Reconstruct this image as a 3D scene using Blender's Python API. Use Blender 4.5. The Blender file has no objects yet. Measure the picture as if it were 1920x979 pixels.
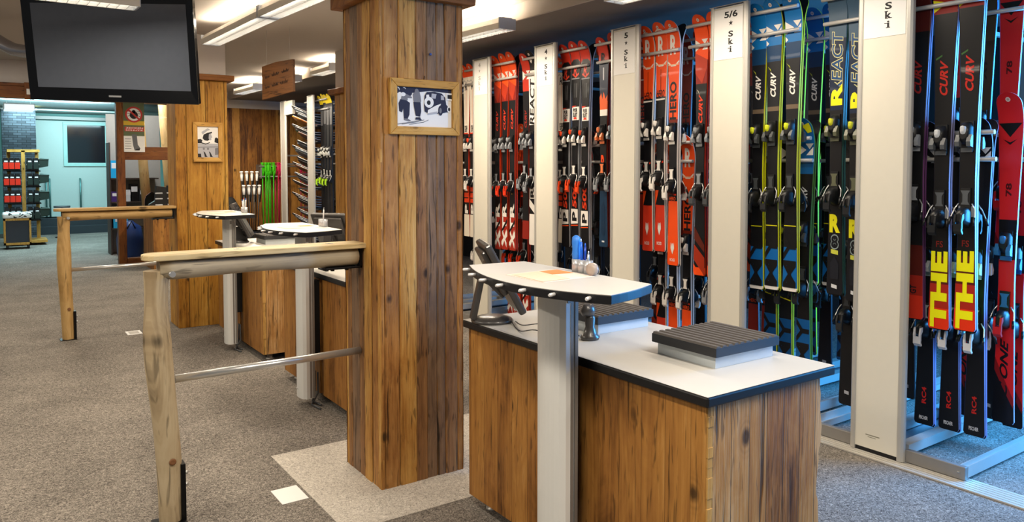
import bpy, math, random
from mathutils import Vector, Matrix, Euler
random.seed(7)
PI = math.pi
S = bpy.context.scene
COL = S.collection

# ------------------------------------------------------------------ materials
def lin(c):
    def f(v):
        v /= 255.0
        return v / 12.92 if v <= 0.04045 else ((v + 0.055) / 1.055) ** 2.4
    if isinstance(c, str):
        c = c.lstrip('#'); c = tuple(int(c[i:i + 2], 16) for i in (0, 2, 4))
    return tuple(f(v) for v in c) + (1.0,)

MATS = {}
def mat(name, col, rough=0.5, metal=0.0, emit=0.0, spec=0.5, coat=0.0, noise=0.06, nscale=25.0, bump=0.0):
    """plain procedural material: base colour with a faint noise variation"""
    if name in MATS: return MATS[name]
    m = bpy.data.materials.new(name); m.use_nodes = True
    nt = m.node_tree; b = nt.nodes['Principled BSDF']
    c = lin(col)
    b.inputs['Roughness'].default_value = rough
    b.inputs['Metallic'].default_value = metal
    b.inputs['Specular IOR Level'].default_value = spec
    b.inputs['Coat Weight'].default_value = coat
    b.inputs['Base Color'].default_value = c
    if emit:
        b.inputs['Emission Color'].default_value = c
        b.inputs['Emission Strength'].default_value = emit
    elif noise:
        tc = nt.nodes.new('ShaderNodeTexCoord'); n = nt.nodes.new('ShaderNodeTexNoise')
        n.inputs['Scale'].default_value = nscale; n.inputs['Detail'].default_value = 4
        nt.links.new(tc.outputs['Object'], n.inputs['Vector'])
        mx = nt.nodes.new('ShaderNodeMix'); mx.data_type = 'RGBA'
        mx.inputs[6].default_value = tuple(max(0, v * (1 - noise)) for v in c[:3]) + (1,)
        mx.inputs[7].default_value = tuple(min(1, v * (1 + noise)) for v in c[:3]) + (1,)
        nt.links.new(n.outputs['Fac'], mx.inputs[0]); nt.links.new(mx.outputs[2], b.inputs['Base Color'])
        if bump:
            bp = nt.nodes.new('ShaderNodeBump'); bp.inputs['Strength'].default_value = bump; bp.inputs['Distance'].default_value = 0.01
            nt.links.new(n.outputs['Fac'], bp.inputs['Height']); nt.links.new(bp.outputs['Normal'], b.inputs['Normal'])
    MATS[name] = m
    return m

def wood(name, cols, plank=0.0, axis='z', rough=0.55, var=0.35, bump=0.4, knots=True, scale=1.0, seed=0.0, gap=0.03, fine=1.0):
    """procedural timber: grain along one axis, planks, knots, cracks"""
    m = bpy.data.materials.new(name); m.use_nodes = True
    nt = m.node_tree; N = nt.nodes.new; L = nt.links.new
    b = nt.nodes['Principled BSDF']; b.inputs['Roughness'].default_value = rough
    b.inputs['Specular IOR Level'].default_value = 0.3
    tc = N('ShaderNodeTexCoord'); sp = N('ShaderNodeSeparateXYZ'); L(tc.outputs['Object'], sp.inputs[0])
    def math_(op, a, b_=None, c=None):
        n = N('ShaderNodeMath'); n.operation = op
        for i, v in enumerate((a, b_, c)):
            if v is None: continue
            if isinstance(v, (int, float)): n.inputs[i].default_value = v
            else: L(v, n.inputs[i])
        return n.outputs[0]
    A = {'x': (1, 2, 0), 'y': (0, 2, 1), 'z': (0, 1, 2)}[axis]
    u = math_('ADD', math_('ADD', sp.outputs[A[0]], sp.outputs[A[1]]), 10.37 + seed)
    l = sp.outputs[A[2]]
    if plank:
        pid = math_('FLOOR', math_('DIVIDE', u, plank))
        wn = N('ShaderNodeTexWhiteNoise'); wn.noise_dimensions = '1D'; L(pid, wn.inputs['W']); r = wn.outputs['Value']
        fr = math_('FRACT', math_('DIVIDE', u, plank))
        edge = math_('MINIMUM', fr, math_('SUBTRACT', 1.0, fr))
        gp = math_('SMOOTH_MIN', math_('DIVIDE', edge, gap), 1.0, 0.2)
    else:
        r = 0.5; gp = None
    def vec(su, sr, sl):
        c = N('ShaderNodeCombineXYZ'); L(math_('MULTIPLY', u, su * scale), c.inputs[0])
        if isinstance(r, float): c.inputs[1].default_value = seed * 3.1
        else: L(math_('MULTIPLY', r, sr), c.inputs[1])
        L(math_('MULTIPLY', l, sl * scale), c.inputs[2]); return c.outputs[0]
    def noise(v, detail, dist=0.0, rg=0.55):
        n = N('ShaderNodeTexNoise'); n.inputs['Scale'].default_value = 1.0; n.inputs['Detail'].default_value = detail
        n.inputs['Distortion'].default_value = dist; n.inputs['Roughness'].default_value = rg
        L(v, n.inputs['Vector']); return n.outputs['Fac']
    broad = noise(vec(7, 61, 0.9), 4, 0.6)
    grain = noise(vec(55, 37, 2.0), 5, 0.4, 0.6)
    fibre = noise(vec(190, 17, 5.0), 3, 0.0)
    # ring bands bent by the broad noise
    blotch = N('ShaderNodeTexNoise'); blotch.inputs['Scale'].default_value = 5.5; blotch.inputs['Detail'].default_value = 7; blotch.inputs['Roughness'].default_value = 0.62; blotch.inputs['Distortion'].default_value = 0.8; L(vec(1.6, 43, 0.55), blotch.inputs['Vector'])
    ring = math_('SINE', math_('ADD', math_('MULTIPLY', u, 170.0 * scale), math_('MULTIPLY', broad, 55.0)))
    ring = math_('MULTIPLY_ADD', ring, 0.5, 0.5)
    f = math_('ADD', math_('MULTIPLY', broad, 0.50), math_('MULTIPLY', grain, 0.42 * fine))
    f = math_('ADD', f, math_('MULTIPLY', ring, 0.05)); f = math_('ADD', f, math_('MULTIPLY_ADD', blotch.outputs['Fac'], 0.55, -0.24))
    f = math_('ADD', f, math_('MULTIPLY', fibre, 0.14 * fine))
    if plank: f = math_('ADD', f, math_('MULTIPLY', math_('SUBTRACT', r, 0.5), var))
    rp = N('ShaderNodeValToRGB'); e = rp.color_ramp.elements
    e[0].position = 0.30; e[0].color = lin(cols[0]); e[1].position = 0.86; e[1].color = lin(cols[-1])
    for i, c in enumerate(cols[1:-1]):
        k = e.new(0.30 + 0.56 * (i + 1) / (len(cols) - 1)); k.color = lin(c)
    L(f, rp.inputs[0]); colr = rp.outputs['Color']
    h = math_('ADD', math_('MULTIPLY', grain, 0.6), math_('MULTIPLY', fibre, 0.4))
    def dark(colr, fac, dcol):
        mx = N('ShaderNodeMix'); mx.data_type = 'RGBA'; mx.inputs[7].default_value = lin(dcol)
        L(fac, mx.inputs[0]); L(colr, mx.inputs[6]); return mx.outputs[2]
    dk = tuple(int(v * 0.42) for v in hexrgb(cols[0]))
    if knots:
        vo = N('ShaderNodeTexVoronoi'); vo.inputs['Scale'].default_value = 1.0; L(vec(7.0, 2.9, 4.6), vo.inputs['Vector'])
        wob = math_('MULTIPLY_ADD', grain, 0.10, vo.outputs['Distance'])
        sc = N('ShaderNodeSeparateColor'); L(vo.outputs['Color'], sc.inputs[0]); sel = math_('GREATER_THAN', sc.outputs[0], 0.62)
        halo = math_('MAXIMUM', math_('SUBTRACT', 1.0, math_('DIVIDE', wob, 0.42)), 0.0)
        rings = math_('MULTIPLY_ADD', math_('SINE', math_('MULTIPLY', wob, 75.0)), 0.5, 0.5)
        colr = dark(colr, math_('MULTIPLY', math_('MULTIPLY', halo, math_('MULTIPLY_ADD', rings, 0.55, 0.25)), math_('MULTIPLY', sel, 0.75)), cols[0])
        kd = math_('MAXIMUM', math_('SUBTRACT', 1.0, math_('DIVIDE', wob, 0.20)), 0.0)
        kd = math_('MINIMUM', math_('MULTIPLY', math_('MULTIPLY', kd, 2.6), sel), 0.8)
        colr = dark(colr, kd, dk)
    tick = math_('MULTIPLY', math_('MAXIMUM', math_('SUBTRACT', noise(vec(62, 19, 6.5), 2, 0.5), 0.60), 0.0), 7.0)
    colr = dark(colr, math_('MINIMUM', tick, 0.55), dk)
    cr = math_('MULTIPLY', math_('MAXIMUM', math_('SUBTRACT', noise(vec(30, 23, 1.1), 3, 1.2), 0.66), 0.0), 14.0)
    cr = math_('MINIMUM', cr, 0.8); colr = dark(colr, cr, dk)
    h = math_('SUBTRACT', h, cr)
    if gp is not None:
        colr = dark(colr, math_('MULTIPLY', math_('SUBTRACT', 1.0, gp), 0.8), dk)
        h = math_('ADD', h, math_('MULTIPLY', gp, 0.7))
    L(colr, b.inputs['Base Color'])
    bp = N('ShaderNodeBump'); bp.inputs['Strength'].default_value = bump; bp.inputs['Distance'].default_value = 0.006
    L(h, bp.inputs['Height']); L(bp.outputs['Normal'], b.inputs['Normal'])
    MATS[name] = m
    return m

def hexrgb(c):
    c = c.lstrip('#'); return tuple(int(c[i:i + 2], 16) for i in (0, 2, 4))

def carpet(name, c0, c1, c2):
    m = bpy.data.materials.new(name); m.use_nodes = True
    nt = m.node_tree; N = nt.nodes.new; L = nt.links.new
    b = nt.nodes['Principled BSDF']; b.inputs['Roughness'].default_value = 0.95; b.inputs['Specular IOR Level'].default_value = 0.1
    tc = N('ShaderNodeTexCoord')
    def nz(s, d, dist=0.0):
        n = N('ShaderNodeTexNoise'); n.inputs['Scale'].default_value = s; n.inputs['Detail'].default_value = d; n.inputs['Distortion'].default_value = dist
        L(tc.outputs['Object'], n.inputs['Vector']); return n.outputs['Fac']
    a = nz(85, 3, 1.8); c = nz(2.2, 2)
    md = N('ShaderNodeMath'); md.operation = 'MULTIPLY_ADD'; L(c, md.inputs[0]); md.inputs[1].default_value = 0.18; L(a, md.inputs[2])
    rp = N('ShaderNodeValToRGB'); e = rp.color_ramp.elements
    e[0].position = 0.42; e[0].color = lin(c0); e[1].position = 0.78; e[1].color = lin(c2)
    k = e.new(0.58); k.color = lin(c1)
    L(md.outputs[0], rp.inputs[0]); L(rp.outputs['Color'], b.inputs['Base Color'])
    bp = N('ShaderNodeBump'); bp.inputs['Strength'].default_value = 0.5; bp.inputs['Distance'].default_value = 0.004
    L(a, bp.inputs['Height']); L(bp.outputs['Normal'], b.inputs['Normal'])
    MATS[name] = m
    return m

def stone_mat(name):
    m = bpy.data.materials.new(name); m.use_nodes = True
    nt = m.node_tree; N = nt.nodes.new; L = nt.links.new; b = nt.nodes['Principled BSDF']
    tc = N('ShaderNodeTexCoord'); mp = N('ShaderNodeMapping'); mp.inputs['Rotation'].default_value = (PI / 2, 0, 0)
    L(tc.outputs['Object'], mp.inputs[0])
    br = N('ShaderNodeTexBrick'); br.inputs['Scale'].default_value = 3.2; br.inputs['Color1'].default_value = lin('#4b535c'); br.inputs['Color2'].default_value = lin('#2b323a')
    br.inputs['Mortar'].default_value = lin('#14181c'); br.inputs['Mortar Size'].default_value = 0.016
    br.inputs['Row Height'].default_value = 0.16
    L(mp.outputs[0], br.inputs['Vector']); L(br.outputs['Color'], b.inputs['Base Color'])
    b.inputs['Roughness'].default_value = 0.8
    MATS[name] = m
    return m

# old weathered boards of the pillars (three tints), planed boards of the counters, rails, panelling
PW = [wood('old_wood_amber', ['#5a3818', '#946230', '#b58247', '#d2a766'], var=0, bump=1.0, scale=1.15, seed=1.3),
      wood('old_wood_brown', ['#452d1a', '#7b5534', '#9a6f45', '#b88f60'], var=0, bump=1.0, scale=1.15, seed=4.7),
      wood('old_wood_grey', ['#3e3026', '#6d5644', '#8a6d53', '#a58a6c'], var=0, bump=1.0, scale=1.15, seed=8.1),
      wood('old_wood_gold', ['#6e451a', '#ab7636', '#c89850', '#deb878'], var=0, bump=1.0, scale=1.15, seed=5.6)]
PW2 = wood('golden_boards', ['#5e3a12', '#a06b22', '#bb8836', '#d2a450'], plank=0.17, var=0.25, bump=0.9, seed=2.2)
CW = wood('counter_wood', ['#543212', '#96642e', '#b07c3c', '#c89654'], plank=0.105, var=0.26, bump=0.35, seed=0.4, gap=0.012)
CWE = wood('counter_end_wood', ['#56351a', '#966636', '#b3854e', '#cda573'], plank=0.085, var=0.4, bump=0.9, seed=3.4, gap=0.02)
CWR = wood('raw_edge_wood', ['#8f6a35', '#c79c58', '#d9b475'], var=0, bump=0.5, seed=5)
PANEL = wood('panelling_wood', ['#4f2c0e', '#8c5a22', '#ab7632', '#c48f44'], plank=0.12, var=0.45, bump=0.4, seed=6.6)
CAPX = wood('cap_wood', ['#4c2b12', '#7d4c20', '#96602c', '#a87136'], axis='x', var=0, bump=0.5, seed=1.9)
LOG = wood('grey_log', ['#8d785a', '#b7a484', '#cbbb9c', '#d6c9ae'], var=0, bump=0.5, knots=True, scale=0.8, seed=9.3, rough=0.6, fine=0.7)  # greyer than the golden logs: partly wood tone, partly light put into colour
LOGX = wood('grey_log_beam', ['#7e7465', '#a39782', '#b9ab90', '#cabd9f'], axis='x', var=0, bump=0.4, scale=0.8, seed=3.3, fine=0.7)
LOG2 = wood('golden_log', ['#96733f', '#c09c64', '#d2b27c', '#e0c898'], var=0, bump=0.4, scale=0.8, seed=7.3, fine=0.7)
LOG2X = wood('golden_log_beam', ['#96733f', '#c09c64', '#d2b27c', '#e0c898'], axis='x', var=0, bump=0.4, scale=0.8, seed=2.3, fine=0.7)
TOPX = wood('pale_board', ['#b59a66', '#d2bb8a', '#dfcda4', '#e6d8b6'], axis='x', var=0, bump=0.2, knots=False, scale=0.8, seed=6.3, fine=0.7)
FRAME = wood('frame_wood_along', ['#8d5f1f', '#bd8a3c', '#cf9f52', '#dcb46c'], axis='x', var=0, bump=0.3, scale=1.6, seed=2.9)
FRAMEZ = wood('frame_wood_upright', ['#8d5f1f', '#bd8a3c', '#cf9f52', '#dcb46c'], axis='z', var=0, bump=0.3, scale=1.6, seed=7.9)
DOORW = wood('door_frame_wood', ['#4a2812', '#713f1c', '#85501f', '#946032'], var=0, bump=0.3, seed=4.1)
DOORX = wood('door_beam_wood', ['#4a2812', '#713f1c', '#85501f', '#946032'], axis='x', var=0, bump=0.3, seed=4.9)
CARPET = carpet('grey_carpet', '#48433e', '#767069', '#a9a196')
CARPETL = carpet('pale_carpet', '#989289', '#c2bbb0', '#dfd9ce')
STONE = stone_mat('stacked_stone')
WALLW = mat('white_wall', '#d9d2cc', 0.8, noise=0.03)
CEIL = mat('ceiling_paint', '#b9b0a6', 0.9, noise=0.03)
CEILD = mat('dim_rack_ceiling', '#77706a', 0.9, noise=0.08, nscale=4)  # ceiling colour darkened to hold the dim light over the racks
TEAL = mat('cool_lit_wall', '#b6c8c2', 0.5, noise=0.03)  # white wall with the cool lamp tint put into its colour
BLACK = mat('black_plastic', '#101012', 0.35)
BLACKM = mat('black_matte', '#0b0b0d', 0.7)
EDGE = mat('black_edging', '#0c0d12', 0.45)
STEELB = mat('black_steel', '#131315', 0.4, 0.6)
ALU = mat('aluminium', '#bdbbb5', 0.4, 0.35, noise=0.03)
ALUD = mat('anodised_grey', '#8f8c88', 0.45, 0.4, noise=0.03)
STEEL = mat('steel', '#d0d0ce', 0.3, 0.75, noise=0.03)
CHROME = mat('chrome', '#b4b4ba', 0.25, 0.8, noise=0)
WHITEP = mat('white_panel', '#dcd8ca', 0.45, noise=0.02)
COLUMN = mat('column_paint', '#dedfdc', 0.3, 0.0, noise=0.02)
LAM = mat('white_laminate', '#c3c0b9', 0.4, noise=0.02)
PAPER = mat('paper', '#f2f1ee', 0.7, noise=0.01)
INK = mat('ink', '#1c1c20', 0.7, noise=0)
PGREY = mat('printed_grey', '#7a7a80', 0.7, noise=0.2)
INKB = mat('printed_blue_black', '#20223c', 0.7, noise=0.2)
RUBBER = mat('ribbed_rubber', '#4b4642', 0.6, noise=0.15, nscale=80)
RUBBERS = mat('rubber_side', '#26272b', 0.5)
GREYP = mat('grey_plastic', '#4a4d50', 0.4)
DGREYP = mat('dark_grey_plastic', '#3f3c3a', 0.35, coat=0.3)
SILVER = mat('silver_plastic', '#b6b9bd', 0.3, 0.4)
LIT = mat('lit_tube', '#fff1dc', emit=9.0)
LITC = mat('lit_tube_cool', '#e4f6ff', emit=7.0)

# ------------------------------------------------------------------ mesh building
ORG = {}
class B:
    def __init__(s): s.v = []; s.f = []; s.m = []; s.sm = []
    def add(s, vs, fs, m=0, sm=False):
        o = len(s.v); s.v += [tuple(v) for v in vs]
        for f in fs: s.f.append(tuple(i + o for i in f)); s.m.append(m); s.sm.append(sm)
        return s
    def box(s, x0, x1, y0, y1, z0, z1, m=0, mtop=None, M=None, mfront=None):
        vs = [(x0, y0, z0), (x1, y0, z0), (x1, y1, z0), (x0, y1, z0), (x0, y0, z1), (x1, y0, z1), (x1, y1, z1), (x0, y1, z1)]
        if M is not None: vs = [tuple(M @ Vector(v)) for v in vs]
        fs = [(3, 2, 1, 0), (4, 5, 6, 7), (0, 1, 5, 4), (1, 2, 6, 5), (2, 3, 7, 6), (3, 0, 4, 7)]
        o = len(s.v); s.v += vs
        for i, f in enumerate(fs):
            s.f.append(tuple(j + o for j in f)); s.sm.append(False)
            s.m.append(mtop if (i == 1 and mtop is not None) else (mfront if (i == 5 and mfront is not None) else m))
        return s
    def prism(s, poly, z0, z1, m=0, mtop=None, axis='z', sm=False):
        """poly in 2D swept along an axis; axis z: (x,y); axis x: (y,z); axis y: (x,z)"""
        def P(p, h):
            return {'z': (p[0], p[1], h), 'x': (h, p[0], p[1]), 'y': (p[0], h, p[1])}[axis]
        n = len(poly); vs = [P(p, z0) for p in poly] + [P(p, z1) for p in poly]
        s.add(vs, [tuple(range(n - 1, -1, -1))], m); o = len(s.v) - 2 * n
        s.f.append(tuple(range(o + n, o + 2 * n))); s.m.append(m if mtop is None else mtop); s.sm.append(False)
        for i in range(n):
            j = (i + 1) % n; s.f.append((o + i, o + j, o + n + j, o + n + i)); s.m.append(m); s.sm.append(sm)
        return s
    def tube(s, path, r, seg=10, m=0, caps=True, sm=True):
        pts = [Vector(p) for p in path]; n = len(pts)
        rs = r if isinstance(r, (list, tuple)) else [r] * n
        o = len(s.v); up = None
        for i, p in enumerate(pts):
            d = (pts[min(i + 1, n - 1)] - pts[max(i - 1, 0)]).normalized()
            if up is None:
                up = Vector((0, 0, 1)) if abs(d.z) < 0.9 else Vector((1, 0, 0))
            a = d.cross(up).normalized(); b = a.cross(d).normalized(); up = b
            for k in range(seg):
                t = 2 * PI * k / seg; s.v.append(tuple(p + (a * math.cos(t) + b * math.sin(t)) * rs[i]))
        for i in range(n - 1):
            for k in range(seg):
                k2 = (k + 1) % seg
                s.f.append((o + i * seg + k, o + i * seg + k2, o + (i + 1) * seg + k2, o + (i + 1) * seg + k)); s.m.append(m); s.sm.append(sm)
        if caps:
            s.f.append(tuple(o + k for k in range(seg))[::-1]); s.m.append(m); s.sm.append(False)
            s.f.append(tuple(o + (n - 1) * seg + k for k in range(seg))); s.m.append(m); s.sm.append(False)
        return s
    def lathe(s, prof, c=(0, 0, 0), seg=16, m=0, sx=1.0, sy=1.0):
        o = len(s.v); n = len(prof)
        for r, z in prof:
            for k in range(seg):
                t = 2 * PI * k / seg; s.v.append((c[0] + r * math.cos(t) * sx, c[1] + r * math.sin(t) * sy, c[2] + z))
        for i in range(n - 1):
            for k in range(seg):
                k2 = (k + 1) % seg
                s.f.append((o + i * seg + k, o + i * seg + k2, o + (i + 1) * seg + k2, o + (i + 1) * seg + k)); s.m.append(m); s.sm.append(True)
        s.f.append(tuple(o + k for k in range(seg))[::-1]); s.m.append(m); s.sm.append(False)
        s.f.append(tuple(o + (n - 1) * seg + k for k in range(seg))); s.m.append(m); s.sm.append(False)
        return s
    def build(s, name, mats, parent=None, bevel=0.0, at=None, seg=2):
        if not isinstance(mats, (list, tuple)): mats = [mats]
        base = Vector(at) if at is not None else (ORG.get(parent, Vector()) if parent else Vector())
        me = bpy.data.meshes.new(name)
        me.from_pydata([tuple(Vector(v) - base) for v in s.v], [], s.f)
        for m in mats: me.materials.append(m)
        me.polygons.foreach_set('material_index', s.m); me.polygons.foreach_set('use_smooth', s.sm); me.update()
        o = bpy.data.objects.new(name, me); COL.objects.link(o)
        if at is not None and parent is None: o.location = at
        if parent is not None: o.parent = parent
        ORG[o] = base
        if bevel:
            b = o.modifiers.new('bevel', 'BEVEL'); b.width = bevel; b.segments = seg; b.limit_method = 'ANGLE'; b.angle_limit = 0.6
        return o

def tag(o, label=None, cat=None, group=None, kind=None):
    if label: o['label'] = label
    if cat: o['category'] = cat
    if group: o['group'] = group
    if kind: o['kind'] = kind
    return o
def thing(name, label, cat, loc=(0, 0, 0), group=None):
    o = bpy.data.objects.new(name, None); COL.objects.link(o); o.location = loc; o.empty_display_size = 0.1
    ORG[o] = Vector(loc); return tag(o, label, cat, group)
def struct(name, b, m, **k):
    o = b.build(name, m, **k); o['kind'] = 'structure'; return o
def copy_tree(o, parent=None):
    c = o.copy(); COL.objects.link(c)
    if parent: c.parent = parent
    for ch in list(o.children): copy_tree(ch, c)
    return c

_TX = {}
def glyphs(text, bold=0.0, spacing=1.0):
    """text as flat triangles in a plane, height of capitals about 0.7"""
    k = (text, bold, spacing)
    if k in _TX: return _TX[k]
    cu = bpy.data.curves.new('lettering_curve', 'FONT'); cu.body = text; cu.offset = bold; cu.space_character = spacing; cu.resolution_u = 3
    ob = bpy.data.objects.new('lettering_curve', cu); COL.objects.link(ob)
    dg = bpy.context.evaluated_depsgraph_get(); ev = ob.evaluated_get(dg); me = ev.to_mesh()
    vs = [(v.co.x, v.co.y) for v in me.vertices]; fs = [tuple(p.vertices) for p in me.polygons]
    ev.to_mesh_clear(); bpy.data.objects.remove(ob); bpy.data.curves.remove(cu)
    x0 = min(v[0] for v in vs); x1 = max(v[0] for v in vs); y0 = min(v[1] for v in vs); y1 = max(v[1] for v in vs)
    vs = [((x - x0) / (x1 - x0), (y - y0) / (y1 - y0)) for x, y in vs]
    asp = (x1 - x0) / (y1 - y0)
    _TX[k] = (vs, fs, asp); return _TX[k]

# ------------------------------------------------------------------ setting
struct('floor', B().box(-4, 8, -3, 21, -0.1, 0, 0), CARPET)
b = B(); b.box(-4, 3.35, -3, 9.4, 2.72, 2.85); b.box(1.42, 3.35, 9.4, 13.2, 2.72, 2.85); struct('ceiling', b, CEIL)
b = B(); b.box(-4, 1.42, 9.4, 13.2, 3.0, 3.1); struct('ceiling_raised', b, CEIL)
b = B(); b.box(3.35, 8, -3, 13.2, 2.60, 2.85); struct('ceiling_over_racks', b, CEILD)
b = B(); b.box(3.33, 3.35, -3, 13.0, 2.598, 2.72); struct('trim_1', b, CEIL)
struct('wall_right', B().box(6.6, 6.7, -3, 13.2, 0, 2.6), mat('dark_wall', '#1a1a1b', 0.9))  # near-black colour holds the shade deep behind the racks
b = B(); b.box(2.56, 8, 13.0, 13.2, 0, 2.46); struct('wall_back', b, PANEL)
b = B(); b.box(2.56, 8, 13.0, 13.2, 2.46, 2.72); struct('wall_back_upper', b, WALLW)
b = B(); b.box(-4, 2.56, 12.95, 13.2, 2.62, 3.0); b.box(-4, -0.6, 13.0, 13.2, 0, 2.62); struct('wall_back_left', b, WALLW)
b = B(); b.box(-4, 2.56, 12.9, 13.1, 2.47, 2.68); b.box(-4, 2.56, 12.88, 13.12, 2.64, 2.68); struct('door_beam', b, DOORX)
# far room, teal tint of its cool light put into the wall colours
struct('wall_far', B().box(-4, 6, 20.3, 20.4, 0, 3.2), mat('cool_lit_far_wall', '#7fb5ae', 0.6))
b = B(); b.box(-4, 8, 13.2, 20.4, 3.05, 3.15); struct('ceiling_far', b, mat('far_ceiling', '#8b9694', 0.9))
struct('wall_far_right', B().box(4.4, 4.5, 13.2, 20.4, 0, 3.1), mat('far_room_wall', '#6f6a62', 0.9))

# pale carpet inset round the near pillar
struct('floor_inset', B().box(1.185, 2.45, 2.9, 3.9, -0.05, 0.003), CARPETL)
# double floor rail in front of the racks
b = B(); b.box(3.69, 3.845, -1.0, 12.4, 0, 0.004, 0)
for x in (3.695, 3.72, 3.745, 3.77, 3.795, 3.82): b.box(x, x + 0.017, -1.0, 12.4, 0, 0.009, 1)
tag(b.build('floor_rail', [ALUD, mat('rail_white', '#cfcac0', 0.45, 0.3)], at=(3.77, 6, 0)), 'long ridged pale metal rail set into the carpet in front of the racks', 'rail')
for (x, y), lab in (((1.112, 3.392), 'white label square stuck on the carpet beside the pale carpet inset'), ((1.078, 7.55), 'white label square stuck on the carpet near the far log rail')):
    bb = B().box(x - 0.06, x + 0.06, y - 0.085, y + 0.085, 0, 0.002, 0)
    if y > 5: bb.box(x - 0.04, x + 0.04, y - 0.06, y + 0.06, 0.002, 0.0026, 1)
    tag(bb.build('floor_label', [PAPER, mat('pale_grey_print', '#b9b3aa', 0.7)], at=(x, y, 0)), lab, 'label')

# ------------------------------------------------------------------ wooden pillars
def pillar(x0, x1, y0, y1, h, label, mats, seed, spec=None, capo=0.045, plain=False, top=None, n=5):
    rnd = random.Random(seed)
    t = thing('wooden_pillar', label, 'pillar', ((x0 + x1) / 2, (y0 + y1) / 2, 0))
    b = B(); d = 0.012
    b.box(x0 + d, x1 - d, y0 + d, y1 - d, 0, h, 0)
    if not plain:
        def strip(along, a0, a1, face, mi_=None):
            # one board with slightly wavy long edges and its own depth
            dep = rnd.uniform(0.0, 0.006); mi = rnd.choice(mats) if mi_ is None else mi_; K = 22
            e0 = [rnd.uniform(-0.0022, 0.0022) for _ in range(K + 1)]; e1 = [rnd.uniform(-0.0022, 0.0022) for _ in range(K + 1)]
            w = [rnd.uniform(-0.0015, 0.0015) for _ in range(K + 1)]
            vs = []; 
            for k in range(K + 1):
                z = h * k / K
                for a, ed in ((a0 + 0.0012 + e0[k] * (0 if a0 in (x0, y0) else 1), 0.004), (a0 + 0.007, 0), (a1 - 0.007, 0), (a1 - 0.0012 + e1[k] * (0 if a1 in (x1, y1) else 1), 0.004)):
                    q = dep + ed + w[k]
                    if face == 's': vs.append((a, y0 + q, z))
                    elif face == 'n': vs.append((a, y1 - q, z))
                    elif face == 'w': vs.append((x0 + q, a, z))
                    else: vs.append((x1 - q, a, z))
            fs = []
            for k in range(K):
                for j in range(3):
                    q = (k * 4 + j, k * 4 + j + 1, k * 4 + 5 + j, k * 4 + 4 + j)
                    fs.append(q if face in 'se' else q[::-1])
            b.add(vs, fs, mi)
        for face in 'snwe':
            lo, hi = (x0, x1) if face in 'sn' else (y0, y1)
            if spec and face in spec:
                a = lo
                for fr_, mi_ in spec[face]: strip(face, a, a + (hi - lo) * fr_, face, mi_); a += (hi - lo) * fr_
                continue
            cuts = [lo]; 
            while cuts[-1] < hi - 0.001:
                nx = cuts[-1] + (hi - lo) / n * rnd.uniform(0.75, 1.3)
                if hi - nx < 0.05: nx = hi
                cuts.append(min(nx, hi))
            for i in range(len(cuts) - 1): strip(face, cuts[i], cuts[i + 1], face)
        b.box(x0 + .003, x0 + .02, y0 + .003, y0 + .02, 0, h, mats[0])
    ml = PW if not plain else [plain]
    b.build('shaft', ml, t, bevel=0.004 if plain else 0)
    c = B(); c.box(x0 - capo, x1 + capo, y0 - capo, y1 + capo, h, h + 0.055)
    c.build('cap', CAPX, t, bevel=0.006)
    if top:
        B().box(x0 + 0.02, x1 - 0.02, y0 + 0.02, y1 - 0.02, h + 0.055, 2.72).build('plaster_neck', WALLW, t)
    return t
pillar(1.475, 1.921, 3.187, 3.602, 2.27, 'thick pillar of old weathered boards beside the nearest counter', [0, 0, 1, 2, 0, 1], 5, top=True, spec={'s': [(.05, 3), (.17, 0), (.20, 3), (.13, 1), (.12, 2), (.10, 2), (.15, 1), (.08, 0)], 'w': [(.10, 3), (.16, 0), (.20, 3), (.14, 1), (.22, 2), (.12, 1), (.06, 3)]})
pillar(1.44, 1.925, 7.49, 7.9, 2.30, 'golden boarded pillar with a small portrait photo, behind the far log rail', [0], 2, plain=PW2, top=True)
pillar(3.09, 3.5, 7.42, 7.82, 2.26, 'boarded pillar mostly hidden behind the thick near pillar', [0], 9, plain=PW2, top=True)

# ------------------------------------------------------------------ framed photographs
def framed(name, label, xa, xb, za, zb, y, fw, draw):
    t = thing(name, label, 'picture', ((xa + xb) / 2, y, za))
    b = B()
    for (p, q) in (((xa, za), (xb, za + fw)), ((xa, zb - fw), (xb, zb))):
        s = 1 if p[1] == za else -1; z = za if s > 0 else zb
        b.prism([(xa, z), (xb, z), (xb - fw, z + s * fw), (xa + fw, z + s * fw)][::s], y - 0.024, y, 0, axis='y')
    for x, s in ((xa, 1), (xb, -1)):
        b.prism([(x, za), (x + s * fw, za + fw), (x + s * fw, zb - fw), (x, zb)][::s], y - 0.024, y, 1, axis='y')
    b.build('frame', [FRAME, FRAMEZ], t, bevel=0.003)
    c = B(); X0, X1, Z0, Z1 = xa + fw, xb - fw, za + fw, zb - fw
    c.box(X0, X1, y - 0.008, y - 0.002, Z0, Z1, 0)
    lay = [0]
    def poly(pts, m):
        lay[0] += 1; yy = y - 0.0081 - 0.00012 * lay[0]
        c.add([(X0 + (X1 - X0) * p[0], yy, Z0 + (Z1 - Z0) * p[1]) for p in pts], [tuple(range(len(pts)))], m)
    def oval(cx, cz, rx, rz, m, n=16): poly([(cx + rx * math.cos(2 * PI * i / n), cz + rz * math.sin(2 * PI * i / n)) for i in range(n)], m)
    draw(poly, oval)
    c.build('photo_print', [PAPER, INK, PGREY, INKB, mat('print_light_grey', '#b5b6bd', 0.7)], t)
    B().tube([((xa + xb) / 2, y - 0.004, zb), ((xa + xb) / 2 + 0.004, y - 0.004, zb + 0.02)], 0.0015, 6).build('hanging_nail', STEELB, t)
    return t
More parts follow.
